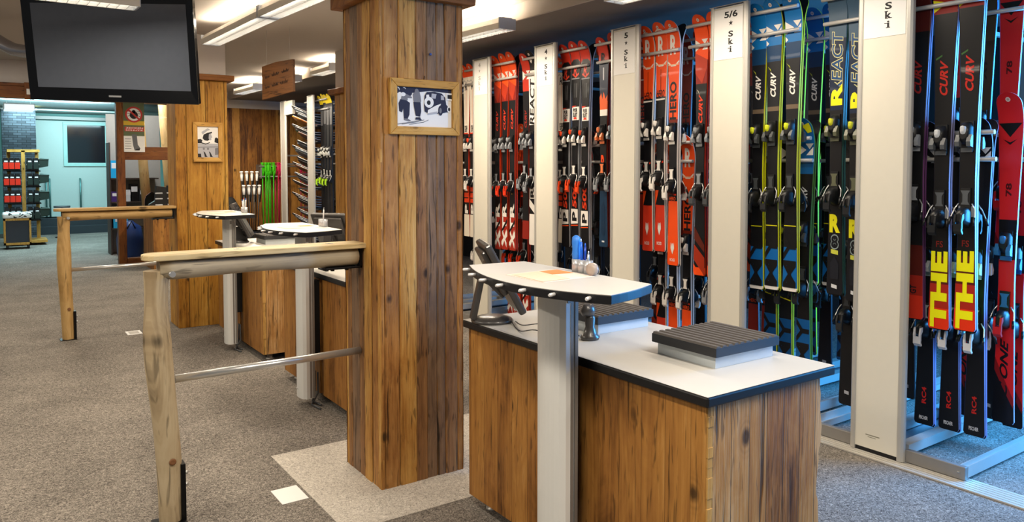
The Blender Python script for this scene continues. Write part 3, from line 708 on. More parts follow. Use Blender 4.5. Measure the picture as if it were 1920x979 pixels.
lamp((1.60, 6.78), (1.64, 5.34), 2.52, 'lit louvred ceiling lamp left of the thick pillar, farther of the joined pair', 27, 8, False)
lamp((1.642, 5.31), (1.72, 3.75), 2.52, 'lit louvred ceiling lamp left of the thick pillar, nearer of the joined pair', 27, 8, False)
lamp((0.77, 5.0), (-0.75, 4.95), 2.43, 'white louvred ceiling lamp overlapping the top edge of the television', 16, 0)
lamp((3.10, 6.15), (3.17, 4.64), 2.50, 'lit louvred ceiling lamp just right of the thick pillar', 34, 14)
lamp((3.20, 3.53), (3.28, 2.03), 2.50, 'louvred ceiling lamp at the top edge above the 5-star rack upright', 20, 6)
lamp((3.20, 8.60), (3.20, 8.02), 2.55, 'short lit lamp seen left of the thick pillar, nearest of the far row', 22, 6, False)
lamp((3.14, 10.0), (3.20, 9.3), 2.55, 'lit far lamp peeping out right of the hanging wooden sign', 30, 10, False)
lamp((3.10, 11.5), (3.12, 10.6), 2.55, 'lit far lamp peeping out left of the hanging wooden sign', 60, 16, False)

# hanging wooden sign with two handwritten lines
p0 = Vector((2.10, 6.99, 0)); p1 = Vector((2.24, 6.56, 0)); d = (p1 - p0); ang = math.atan2(d.y, d.x); w = d.length
sg = thing('hanging_sign', 'hanging wooden sign board with two handwritten lines', 'sign', (p0.x, p0.y, 2.1)); sg.rotation_euler = (0, 0, ang); ORG[sg] = Vector()
b = B(); pts = [(0, 0.0), (w, 0.05), (w, 0.33), (w * 0.45, 0.325), (0, 0.30)]
b.prism(pts, -0.012, 0.012, 0, axis='y'); b.build('board', wood('sign_wood', ['#3f2713', '#5c3a1d', '#704a28'], axis='x', var=0, bump=0.3, seed=3), sg, bevel=0.004)
b = B(); rnd = random.Random(3)
for zc, sl in ((0.19, 0.13), (0.10, 0.12)):
    x = 0.05
    while x < w - 0.06:
        n = rnd.choice((4, 6, 7)); pts = []
        for k in range(n * 4):
            pts.append((x + k * 0.0042, -0.0135, zc + sl * (x + k * 0.0042) + 0.012 * math.sin(k * 1.6 + x * 40) + (0.016 if k % 9 == 0 else 0)))
        if pts[-1][0] < w - 0.03: b.tube(pts, 0.0022, 5)
        x = pts[-1][0] + 0.03
b.build('handwriting', mat('brown_ink', '#2c170c', 0.7), sg)
for x in (0.06, w - 0.06): B().tube([(x, 0, 0.31), (x, 0, 0.618)], 0.0015, 5).build('suspension_wire', STEEL, sg)

# ------------------------------------------------------------------ ski racks
RX = 3.76
RACKS = [(6.82, '', 'ski rack hidden mostly behind the thick pillar'), (5.93, '4', 'ski rack with white end panel farthest back right of the thick pillar'), (4.965, '4', 'ski rack whose clear sign reads 4, star, Ski'),
         (4.03, '5', 'ski rack with sign 5 Ski, behind the blue tool handle and pen holder'), (3.11, '5/6', 'ski rack with sign 5/6 Ski, left of the blue skis with yellow edges'), (2.125, ' ', 'nearest ski rack, white end panel at the right with only Ski showing'),
         (10.37, None, 'far rack with a plain silver post seen left of the thick pillar'), (11.55, None, 'farthest rack with a plain silver post holding the snowboards')]
ROWS = [(3.888, 'U'), (4.03, 'L'), (4.29, 'U'), (4.45, 'L')]
ZU, ZL = 2.47, 1.72
SIGNW = PAPER
def flat_text(b, txt, cy, cz, hgt, m, x, bold=0.02, wid=None, serif=False):
    vs, fs, asp = glyphs(txt, bold); w = wid or hgt * asp
    b.add([(x, cy + w / 2 - v[0] * w, cz - hgt / 2 + v[1] * hgt) for v in vs], fs, m)
def rack(yc, sign, lab):
    t = thing('ski_rack', lab, 'ski rack', (RX, yc, 0)); hw = 0.145 if sign is not None else 0.12; xe = 5.4
    b = B(); b.box(RX, RX + 0.022, yc - hw + 0.03, yc + hw - 0.03, 0.03, 2.475); b.build('end_panel', WHITEP if sign is not None else ALU, t)
    for s in (-1, 1):
        e = yc + s * hw; i = yc + s * (hw - 0.032)
        poly = [(RX - 0.004, i), (RX - 0.006, i + s * 0.006), (RX - 0.005, e - s * 0.012), (RX + 0.004, e - s * 0.003), (RX + 0.012, e), (RX + 0.022, e), (RX + 0.022, i), (RX + 0.002, i)]
        B().prism(poly if s < 0 else poly[::-1], 0.012, 2.482).build('edge_profile', ALU, t)
    B().box(RX - 0.004, RX + 0.022, yc - hw, yc + hw, 2.482, 2.486).build('top_cap', ALU, t)
    B().box(RX + 0.005, RX + 0.06, yc - hw + 0.01, yc + hw - 0.01, 0.0, 0.03).build('gap_shade', BLACKM, t)  # black filler stands for the shade in the gap under the panel
    if sign:
        sh = B().box(RX - 0.0022, RX - 0.0002, yc - hw + 0.036, yc + hw - 0.036, 2.155, 2.462).build('sign_sheet', PAPER, t)
        b = B(); x = RX - 0.0026; dim = 1 if yc > 5.5 else 0; tx = yc - (0.02 if not dim else -0.02)
        if sign.strip(): flat_text(b, sign, tx, 2.425, 0.04, dim, x, 0.03, 0.036 if sign != '5/6' else 0.1)
        st = [(tx + (0.018 if k % 2 == 0 else 0.007) * math.sin(PI * k / 5), 2.372 + (0.018 if k % 2 == 0 else 0.007) * math.cos(PI * k / 5)) for k in range(10)]
        if sign.strip(): b.add([(x, p[0], p[1]) for p in st] + [(x, tx, 2.372)], [(i, 10, (i + 1) % 10) for i in range(10)], dim)
        for ch, z, hh, ww in (('S', 2.307, 0.036, 0.036), ('k', 2.262, 0.038, 0.034), ('i', 2.214, 0.036, 0.0125)):
            flat_text(b, ch, tx, z, hh, dim, x, 0.03, ww)
            if ch in 'ki':
                zb = z - hh / 2
                for yy, wd in (((tx + 0.008, 0.016), (tx - 0.012, 0.013)) if ch == 'k' else ((tx, 0.022),)): b.box(x - 0.0002, x, yy - wd / 2, yy + wd / 2, zb, zb + 0.004, dim)
                b.box(x - 0.0002, x, tx + 0.002, tx + 0.02, z + (hh / 2 - 0.004 if ch == 'k' else 0.004), z + (hh / 2 if ch == 'k' else 0.008), dim)
        b.build('lettering', [INK, mat('faded_print', '#b4b0a8', 0.7)], sh)
    if sign is not None and yc < 2.5:
        b = B(); x = RX - 0.0004; y = yc + 0.055
        b.box(x, x + 0.001, y - 0.075, y, 0.098, 0.1035); b.box(x, x + 0.001, y - 0.055, y - 0.012, 0.0885, 0.092)
        b.build('maker_lettering', mat('olive_print', '#8d8a78', 0.6), t)
    # inner frame
    b = B()
    for x in (4.6, xe): b.box(x - 0.02, x + 0.02, yc - 0.03, yc + 0.03, 0.04, 2.45)
    b.build('inner_post', ALUD, t)
    b = B()
    for z in (ZU - 0.055, ZU - 0.185, ZL - 0.055, ZL - 0.185): b.box(RX + 0.06, xe, yc - 0.012, yc + 0.012, z - 0.012, z + 0.012)
    b.build('carrier_bar', ALUD, t)
    if sign is not None or yc < 11:
        for x, tier in ROWS:
            z = ZU if tier == 'U' else ZL
            for s in (-1, 1):
                for q, (dz, dx) in enumerate(((0.055, -0.057), (0.185, -0.034))):
                    B().tube([(x + dx, yc + s * 0.012, z - dz), (x + dx, yc + s * (0.435 if s < 0 else 0.40), z - dz)], 0.0115, 8).build('hanging_rod', mat('rod_grey', '#c4c2be', 0.35, 0.2), t)
    # base tray
    for s in (-1, 1): B().box(RX + 0.02, RX + 0.05, *sorted((yc + s * 0.43, yc + s * hw)), 0.012, 0.075).build('base_front_rail', ALUD, t, bevel=0.003)
    for s in (-1, 1):
        b = B(); y = yc + s * 0.40; b.box(RX + 0.05, xe, y - 0.03, y + 0.03, 0.02, 0.032); b.box(RX + 0.05, xe, y + s * 0.024, y + s * 0.03, 0.032, 0.075); b.box(RX + 0.05, xe, y - s * 0.03, y - s * 0.024, 0.032, 0.055)
        b.build('base_side_rail', ALU, t)
        B().box(RX + 0.085, xe, yc + s * 0.10 - 0.028, yc + s * 0.10 + 0.028, 0.03, 0.08).build('base_inner_bar', ALU, t)
    B().box(RX + 0.06, xe, yc - 0.10, yc + 0.10, 0.014, 0.026).build('base_plate', mat('base_grey', '#6f747c', 0.35, 0.5), t)
    for s in (-1, 1): B().lathe([(0.006, 0), (0.006, 0.004)], (RX, yc, 0), 8).build('rail_screw', STEEL, t, at=None).location = (0.018, s * 0.4, 0.045)
    return t
for r in RACKS: rack(*r)

# ------------------------------------------------------------------ skis
def SM(c):
    return mat('ski_' + c.lstrip('#'), c, 0.38, spec=0.3, coat=0.06, noise=0.05, nscale=12)
OR, RD, BK, WH, DK = '#f4521a', '#da3a20', '#141417', '#e9e4dc', '#1b1c20'
NV, YL, BL, GR, DR = '#15233c', '#e8e21e', '#0d6fb4', '#8d9196', '#8c241a'
def tri(z0, z1, a=WH, b_=None):
    # white split triangle mark across the shovel
    m = (z0 + z1) / 2
    return [('p', [(0.96, z1), (0.96, z0), (-0.1, m)], a), ('p', [(-0.96, z1), (0.0, z1), (-0.5, m + (z1 - z0) * .05)], a), ('p', [(-0.96, z0 + .004), (-0.96, m + .012), (-0.1, z0 + .004)], a)]
KINDS = {
 'hero_st': dict(desc='orange ski with white R and HERO', L=1.58, side=WH, zones=[(0, .205, RD), (.205, .40, BK), (.40, .655, BK), (.655, .68, BK), (.68, 1.0, OR)],
    dec=[('T', 'R', .90, .085, .92, WH, .03, .35), ('p', [(-1, .957), (-.3, .972), (.3, .972), (1, .957), (1, .952), (.3, .966), (-.3, .966), (-1, .952)], WH),
         ('p', [(-1, .835), (-.4, .82), (.4, .82), (1, .835), (1, .828), (.4, .812), (-.4, .812), (-1, .828)], WH), ('p', [(-.95, .822), (.95, .822), (.95, .817), (-.95, .817)], '#f4b890'),
         ('T', 'HERO', .694, .032, 1.55, BK, .02, .2), ('p', [(-1, .672), (1, .672), (1, .664), (-1, .667)], WH), ('p', [(-.05, .80), (.05, .80), (.05, .71), (-.05, .71)], '#8e2a10'),
         ('t', 'E\u00b7', .205, .275, 1.3, BK, .03, 0), ('t', 'ST', .285, .39, 1.3, WH, .03, 0.1), ('p', [(-1, .40), (1, .385), (1, .375), (-1, .392)], RD),
         ('p', [(1, .27), (.2, .27), (1, .20)], OR), ('p', [(-.35, .10), (0, .07), (.35, .10), (.3, .13), (.12, .11), (.1, .125), (-.1, .125), (-.12, .11), (-.3, .13)], WH), ('T', 'ROSSI', .035, .014, .9, WH, .01, 0)], toe=WH, heel=WH),
 'hero_elite': dict(desc='orange ski with big black lettering lettering', L=1.66, side=WH, zones=[(0, .265, OR), (.265, .285, BK), (.285, .585, BK), (.585, .60, '#7a2410'), (.60, 1.0, OR)],
    dec=[('T', 'R', .905, .08, .92, WH, .03, .35), ('p', [(-1, .957), (-.3, .972), (.3, .972), (1, .957), (1, .952), (.3, .966), (-.3, .966), (-1, .952)], WH),
         ('p', [(-1, .84), (-.4, .825), (.4, .825), (1, .84), (1, .832), (.4, .817), (-.4, .817), (-1, .832)], WH), ('p', [(-.95, .826), (.95, .826), (.95, .821), (-.95, .821)], '#f4b890'), ('t', 'HERO', .60, .755, 1.4, DK, .03, 0.0),
         ('T', 'HERO', .275, .016, 1.4, OR, .02, 0), ('p', [(.9, .30), (-.9, .295), (-.9, .288), (.9, .292)], RD), ('p', [(-.35, .07), (0, .045), (.35, .07), (.3, .095), (.12, .078), (.1, .09), (-.1, .09), (-.12, .078), (-.3, .095)], WH), ('T', 'ROSSI', .022, .012, .9, WH, .01, 0)], toe=WH, heel=WH),
 'hero_dark': dict(desc='dark red ski with HERO lettering', L=1.6, side=GR, zones=[(0, .25, '#a02a18'), (.25, .58, BK), (.58, 1.0, '#a32c1a')],
    dec=[('T', 'R', .90, .08, .92, '#d8c6be', .03, .35), ('t', 'HERO', .585, .73, 1.4, DK, .03, 0), ('p', [(-1, .83), (-.4, .815), (.4, .815), (1, .83), (1, .824), (.4, .808), (-.4, .808), (-1, .824)], '#d8c6be'), ('T', 'HERO', .265, .016, 1.4, OR, .02, 0)], toe=GR, heel=GR),
 'curv_orange': dict(desc='black ski with orange shovel and red CURV lettering', L=1.70, side='#c23a1a', zones=[(0, .03, OR), (.03, .74, BK), (.74, .83, DR), (.83, 1.0, OR)],
    dec=tri(.865, .91) + [('p', [(-1, .83), (1, .86), (1, .78), (-.2, .74), (-1, .80)], '#b5361c'), ('t', 'CURV', .585, .70, .8, '#e2401c', .035, 0.3), ('p', [(.5, .715), (.8, .72), (.3, .70), (.2, .697)], '#b5b0a0'),
         ('p', [(1, .12), (1, .06), (-1, .0), (-1, .07)], '#a33018'), ('p', [(1, .19), (1, .14), (-1, .09), (-1, .12)], '#5c2216'), ('p', [(1, .045), (1, .0), (-.1, .0)], OR)], toe=GR, heel='#4a4d50', tip=OR),
 'xtr_tail': dict(desc='black ski with orange shovel and white XTR tail', L=1.76, side='#c23a1a', zones=[(0, .17, '#a22a1c'), (.17, .76, BK), (.76, .83, DR), (.83, 1.0, OR)],
    dec=tri(.865, .91) + [('p', [(-1, .83), (1, .86), (1, .80), (-.2, .76), (-1, .82)], '#b5361c'), ('t', 'CURV', .61, .72, .8, '#d23a22', .035, 0.3),
         ('t', 'XTR', .01, .24, 1.5, WH, .04, 0.0), ('p', [(-1, .10), (1, .04), (1, .02), (-1, .07)], WH), ('p', [(-1, .16), (1, .10), (1, .085), (-1, .14)], BK), ('p', [(-.15, .29), (.15, .29), (.15, .285), (-.15, .285)], '#c8a050')], toe=GR, heel='#e23a1c'),
 'pursuit': dict(desc='black ski with red shovel and orange P 500 tail', L=1.62, side='#b9bcc0', zones=[(0, .20, BK), (.20, .62, BK), (.62, .685, WH), (.685, .865, BK), (.865, 1.0, '#c8301c')],
    dec=[('p', [(-1, .90), (-.5, .915), (.5, .915), (1, .90), (1, .865), (-1, .865)], BK), ('p', [(-.8, .888), (0, .905), (.8, .888), (.7, .882), (0, .897), (-.7, .882)], '#d8432a'), ('T', 'R', .862, .05, .8, '#d8432a', .02, .3), ('p', [(-.8, .842), (0, .826), (.8, .842), (.7, .85), (0, .835), (-.7, .85)], '#d8432a'),
         ('p', [(-1, .825), (1, .825), (1, .82), (-1, .82)], GR), ('p', [(-.35, .80), (-.25, .80), (-.25, .73), (-.35, .73)], '#85878a'), ('p', [(-.05, .80), (.05, .80), (.05, .73), (-.05, .73)], '#55575a'), ('p', [(.3, .80), (.2, .80), (.2, .73), (.3, .73)], '#55575a'),
         ('T', 'PUR', .668, .02, 1.1, BK, .03, 0), ('T', 'SUIT', .646, .02, 1.2, BK, .03, 0), ('p', [(.9, .69), (-.4, .69), (.9, .682)], RD), ('p', [(-.5, .625), (.5, .625), (.3, .635), (-.3, .635)], RD),
         ('t', '500', .19, .315, 1.25, '#dd3f1d', .035, 0.12), ('t', '\u2022\u2022', .32, .335, .8, '#dd3f1d', .0, 0), ('p', [(-1, .185), (1, .185), (1, .11), (-1, .115)], WH), ('t', 'P', .125, .172, 1.3, BK, .05, 0), ('p', [(-1, .108), (1, .104), (1, .10), (-1, .104)], OR)], toe=WH, heel='#f04a1a', toe2='#f04a1a'),
 'navy_orange': dict(desc='navy ski with orange flames and orange R', L=1.58, side='#933018', zones=[(0, .27, '#1d3954'), (.27, .38, BK), (.38, .63, BK), (.63, .66, WH), (.66, .70, '#e4622c'), (.70, .88, NV), (.88, 1.0, '#c5311f')],
    dec=[('p', [(-1, .69), (1, .69), (1, .72), (.6, .74), (.3, .71), (0, .745), (-.5, .71), (-1, .73)], '#e4622c'), ('p', [(-.1, .86), (.15, .86), (.15, .80), (-.1, .80)], '#c8ccd4'), ('T', 'R', .40, .085, 1.2, '#ee4a1c', .04, 0.1), ('T', 'R', .905, .05, .9, BK, .03, .3),
         ('p', [(-.5, .19), (0, .22), (.5, .19), (.5, .07), (0, .05), (-.5, .07)], '#16304a'), ('p', [(-.3, .03), (.3, .03), (.3, .022), (-.3, .022)], '#cfd6dc')], toe='#e07a4a', heel=GR),
 'white_ski': dict(desc='white ski with orange tip and orange tail blocks', L=1.66, side='#a8321c', zones=[(0, .13, '#e9dfcc'), (.13, .20, BK), (.20, .33, '#e0401a'), (.33, .60, BK), (.60, .93, '#eee4d4'), (.93, 1.0, '#e8481a')],
    dec=[('p', [(-1, .905), (-.5, .915), (0, .90), (.5, .915), (1, .905), (1, .90), (.5, .908), (0, .893), (-.5, .908), (-1, .90)], '#b9b4ac'), ('t', 'P', .135, .19, 1.3, WH, .04, 0), ('p', [(-1, .265), (1, .265), (1, .258), (-1, .258)], BK), ('p', [(-1, .23), (1, .23), (1, .224), (-1, .224)], BK),
         ('T', 'R', .875, .04, .8, BK, .02, .3), ('p', [(-.05, .86), (.05, .86), (.05, .66), (-.05, .66)], '#d98a60'), ('p', [(.4, .84), (.45, .84), (.45, .69), (.4, .69)], '#cfc4b2'), ('T', 'PUR', .64, .02, 1.1, BK, .03, 0), ('T', 'SUIT', .622, .02, 1.1, BK, .03, 0), ('p', [(-1, .607), (1, .607), (1, .60), (-1, .60)], '#d43a20')], toe=WH, heel=WH, toe2='#e8401a'),
 'react_white': dict(desc='white ski with big black REACT lettering', L=1.66, side=GR, zones=[(0, .16, WH), (.16, .24, BK), (.24, .30, WH), (.30, .62, BK), (.62, .90, WH), (.90, 1.0, BK)], dec=[('t', 'REACT', .62, .86, 1.5, BK, .03, 0.1), ('p', [(-.3, .95), (0, .965), (.3, .95), (0, .935)], WH), ('t', 'R', .245, .295, 1.3, BK, .04, 0), ('p', [(-1, .20), (1, .24), (1, .2), (-1, .16)], WH)], toe=GR, heel=GR),
 'red_shovel': dict(desc='dark red ski with white triangle mark', L=1.6, side='#8a2a1c', zones=[(0, .1, DR), (.1, .8, BK), (.8, 1.0, '#b5301d')], dec=tri(.86, .91) + [('t', 'CURV', .6, .7, .8, DR, .03, .3)], toe=GR, heel=GR),
 'curv_yellow': dict(desc='blue and black ski with white CURV and yellow edge', L=1.72, side='#e2e420', zones=[(0, .012, WH), (.012, .15, '#0f63ab'), (.15, .62, BK), (.62, .635, '#6a5a48'), (.635, .79, DK), (.79, .845, '#12395e'), (.845, 1.0, BL)],
    dec=tri(.87, .915) + [('p', [(.96, .865), (.96, .845), (.6, .853)], WH), ('t', 'CURV', .665, .755, .85, WH, .035, 0.3), ('p', [(.4, .765), (.85, .775), (.3, .755)], '#98a02a'),
         ('t', 'MY', .012, .20, 1.95, BK, .02, 0), ('p', [(-1, .225), (1, .225), (1, .222), (-1, .222)], YL)], toe='#44484a', heel='#26282b', toe2='#cfd824'),
 'react_navy': dict(desc='navy ski with REACT and yellow R', L=1.70, side='#3f6a60', zones=[(0, .20, '#14161c'), (.20, .60, BK), (.60, .83, NV), (.83, 1.0, '#3c566c')],
    dec=[('t', 'REACT', .655, .855, 1.45, '#c9c38a', .055, 0.12), ('t', 'REACT', .657, .853, 1.35, '#1f4673', .012, 0.12), ('p', [(1, .62), (1, .705), (-1, .66), (-1, .60)], NV), ('t', 'R', .615, .685, 1.6, YL, .05, 0), ('T', 'R', .232, .06, 1.55, YL, .06, 0.0), ('T', '8', .172, .05, 1.15, '#8a9a9a', .04, 0), ('T', '8', .172, .042, .95, '#14161c', .02, 0),
         ('p', [(-.5, .144), (.5, .148), (.5, .134), (-.5, .13)], '#c5c84a'), ('p', [(-.6, .10), (0, .125), (.6, .10), (.5, .05), (-.5, .05)], '#1d2028'), ('p', [(-.35, .03), (.35, .034), (.35, .022), (-.35, .018)], '#d4d6d8')], toe='#5c5e4a', heel='#222427', toe2='#c4c62a'),
 'the_curv': dict(desc='black ski with red CURV and yellow THE tail', L=1.72, side='#a9a4c4', zones=[(0, .06, '#e03414'), (.06, .13, '#a8281a'), (.13, .21, '#5a1a14'), (.21, .32, '#141414'), (.32, .35, GR), (.35, .90, '#121214'), (.90, 1.0, '#8a1a12')],  # lilac side: blue aisle light put into the sidewall colour
    dec=[('p', [(1, .905), (-.2, .93), (1, .94)], YL), ('t', 'CURV', .665, .77, .85, '#c2281c', .035, 0.3), ('p', [(.2, .785), (.85, .775), (.8, .77), (.2, .78)], '#3e6a34'), ('t', 'THE', .004, .225, 1.72, '#f0ee10', .055, 0.0), ('T', 'FS', .245, .018, .8, '#7c2018', .01, 0)], toe='#54585c', heel='#1c1e20', toe2='#c8ccd0'),
 'gt_red': dict(desc='black ski with dim red CURV and red tail', L=1.7, side='#7a4a7c', zones=[(0, .07, '#b82a16'), (.07, .13, '#8a2014'), (.13, .22, '#4a1610'), (.22, .85, '#121214'), (.85, 1.0, '#4a1410')], dec=[('t', 'CURV', .665, .77, .85, '#94221a', .035, 0.3), ('t', 'GT', .075, .10, .7, BK, .03, 0)], toe=GR, heel='#1c1e20'),  # purple side: blue light of the aisle put into its colour
 'rc_black': dict(desc='black ski with small red tail lettering', L=1.58, side='#8a86b4', zones=[(0, 1.0, '#0e1016')], dec=[('t', 'RC4', .07, .125, .5, '#b4221c', .03, 0), ('T', 'FISCHER', .022, .012, .9, '#c8ccd4', .02, 0)] + tri(.86, .905, '#c8c8c8'), toe='#b0b4b8', heel='#d8d8da', toe2='#d02c1c'),  # lilac side carries the blue aisle light in its colour
 'rc_one': dict(desc='red and black ski with RC ONE lettering', L=1.64, side='#b9b4d2', zones=[(0, .06, '#101218'), (.06, .50, '#c81e22'), (.50, .62, '#101114'), (.62, 1.0, '#cf2228')],  # pale lilac side holds the blue aisle light in its colour
    dec=[('p', [(1, .0), (1, .16), (-1, .05), (-1, .0)], '#101218'), ('p', [(1, .16), (1, .20), (-1, .08), (-1, .05)], '#7c161a'), ('t', 'RC ONE', .045, .26, .85, '#101114', .03, 0.25), ('t', '78', .69, .73, .6, '#4a0e10', .03, 0)] + [('p', [(-.95, .91), (.95, .91), (0, .868)], '#101114'), ('p', [(-.6, .862), (0, .845), (.6, .862), (0, .852)], '#101114')], toe='#2f6ea8', heel='#c81e22'),
 'bronze': dict(desc='dark bronze ski with blue edge', L=1.66, side='#3a78c0', zones=[(0, .2, BK), (.2, .8, '#3b3226'), (.8, 1.0, '#4a3f2e')], dec=[('t', 'XT', .68, .75, .8, '#1c1812', .03, .2)], toe='#2f6ea8', heel='#1c1e20'),
 'all_black': dict(desc='plain black ski', L=1.6, side='#2c2e34', zones=[(0, 1, '#121317')], dec=[('p', [(-.3, .05), (.3, .052), (.3, .04), (-.3, .038)], '#a8aab0'), ('p', [(-.7, .93), (0, .955), (.7, .93), (0, .90)], '#2a2c32')], toe='#3a3d40', heel='#2a2c2e'),
 'black_yellow': dict(desc='black ski with yellow tip', L=1.7, side='#26282c', zones=[(0, .93, '#131417'), (.93, 1.0, '#e0c81e')], dec=[('p', [(-.8, .9), (.8, .9), (.8, .76), (-.8, .76)], '#56585c')], toe='#b9bbb8', heel='#a6d62a'),
 'blue_tip': dict(desc='blue ski with white triangle mark', L=1.5, side='#5f8a2a', zones=[(0, .012, WH), (.012, .2, '#0f5a9c'), (.2, .78, BK), (.78, 1.0, '#0c5b98')], dec=tri(.85, .9) + [('p', [(.1, .97), (-.9, .98), (-.9, .945), (-.4, .94)], YL), ('t', 'CURV', .64, .73, .8, '#c8ccd0', .03, .3), ('t', 'MY', .012, .20, 1.95, BK, .02, 0)], toe='#44484a', heel='#26282b', toe2='#cfd824'),
 'lower_blue': dict(desc='black ski with blue zigzag tail and yellow edge', L=1.5, side='#d6da2c', zones=[(0, .2, '#0c4c86'), (.2, 1, '#101216')], dec=[('t', 'MY', .012, .20, 1.95, BK, .02, 0), ('p', [(-1, .28), (1, .29), (1, .285), (-1, .275)], YL)] + tri(.85, .9), toe='#44484a', heel='#26282b', toe2='#cfd824'),
}
def halfw(L, z):
    s = z / L
    if s < .42: w = .051 + (.0355 - .051) * (s / .42) ** 0.8
    elif s < .9: w = .0355 + (.0565 - .0355) * ((s - .42) / .48) ** 1.5
    else: w = .0565
    R = .055
    if z > L - R: w *= math.sqrt(max(0.0, 1 - ((z - L + R) / R) ** 2)) ** 0.9
    if z < .012: w *= .86 + .14 * (z / .012)
    return max(w, .004)
def topx(L, z):
    t = (z - (L - .17)) / .17
    return (-.014 - .005 * math.exp(-((z / L - .45) / .2) ** 2)) + (-.06 * t * t if t > 0 else 0)
def thick(L, z):
    t = (z - (L - .17)) / .17
    return (.014 + .005 * math.exp(-((z / L - .45) / .2) ** 2)) * (1 - .45 * max(0, t))
def ski_mesh(k):
    K = KINDS[k]; L = K['L']
    cols = []
    def mi(c):
        if c not in cols: cols.append(c)
        return cols.index(c)
    side = mi(K['side']); base = mi('#17171a')
    zs = set(round(L * i / 26, 4) for i in range(27))
    for a, b_, c in K['zones']: zs |= {round(L * a, 4), round(L * b_, 4)}
    for q in (.053, .048, .04, .03, .02, .012, .006, .002): zs.add(round(L - q, 4))
    zs |= {.004, .012} | {round(L - .175 + .0075 * q, 4) for q in range(17)}; zs = sorted(zs)
    zs = [z for i, z in enumerate(zs) if i == 0 or z - zs[i - 1] > .0008]
    b = B(); n = len(zs)
    for z in zs:
        w = halfw(L, z); x = topx(L, z); t = thick(L, z)
        b.v += [(x, w - .003 if w > .006 else w, z), (x + .003, w, z), (x + t, w, z), (x + t, -w, z), (x + .003, -w, z), (x, -w + .003 if w > .006 else -w, z)]
    def zc(z):
        for a, b_, c in K['zones']:
            if a * L - 1e-4 <= z <= b_ * L + 1e-4: return mi(c)
        return base
    for i in range(n - 1):
        zm = (zs[i] + zs[i + 1]) / 2; o = i * 6; m = zc(zm)
        for j, mm in ((0, m), (1, side), (2, base), (3, side), (4, m), (5, m)):
            j2 = (j + 1) % 6
            b.f.append((o + j, o + j2, o + 6 + j2, o + 6 + j)); b.m.append(mm); b.sm.append(False)
    b.f.append((5, 4, 3, 2, 1, 0)); b.m.append(side); b.sm.append(False)
    b.f.append(tuple((n - 1) * 6 + j for j in range(6))); b.m.append(side); b.sm.append(False)
    lay = 0
    def put(pts, fs, c):
        b.add([(topx(L, z) - .0005 - .00022 * lay, y, z) for y, z in pts], fs, mi(c))
    for d in K['dec'] + [('o', 1 - .034 / L, .011, '#e8ddd4'), ('o', 1 - .034 / L, .006, '#b9a89e')]:
        lay += 1
        if d[0] == 'o':
            put([(math.cos(q * PI / 6) * d[2], d[1] * L + math.sin(q * PI / 6) * d[2]) for q in range(12)], [tuple(range(12))], d[3])
        elif d[0] == 'p':
            _, pts, c = d; P2 = []
            m_ = len(pts)
            for i in range(m_):
                a, e = pts[i], pts[(i + 1) % m_]; ns = max(1, int(abs(e[1] - a[1]) * L / .02))
                for q in range(ns):
                    s = q / ns; y = a[0] + (e[0] - a[0]) * s; zf = a[1] + (e[1] - a[1]) * s; z = zf * L
                    P2.append((max(-1, min(1, y)) * (halfw(L, z) - .0015), z))
            put(P2, [tuple(range(len(P2)))[::-1]], c)
        elif d[0] == 't':
            _, txt, z0, z1, wf, c, bold, sl = d; vs, fs, asp = glyphs(txt, bold)
            w = halfw(L, (z0 + z1) / 2 * L) * wf
            w = min(w, halfw(L, (z0 + z1) / 2 * L) * 2 * .93)
            put([((v[1] - .5) * w, (z0 + (z1 - z0) * (v[0] * (1 - sl * .3) + sl * .3 * v[1])) * L) for v in vs], fs, c)
        else:
            _, txt, zc_, hf, wf, c, bold, sl = d; vs, fs, asp = glyphs(txt, bold); w = halfw(L, zc_ * L) * wf; h = hf * L
            put([(-(v[0] - .5) * w - (v[1] - .5) * sl * w * .6, zc_ * L + (v[1] - .5) * h) for v in vs], fs, c)
    return b, [SM(c) for c in cols]
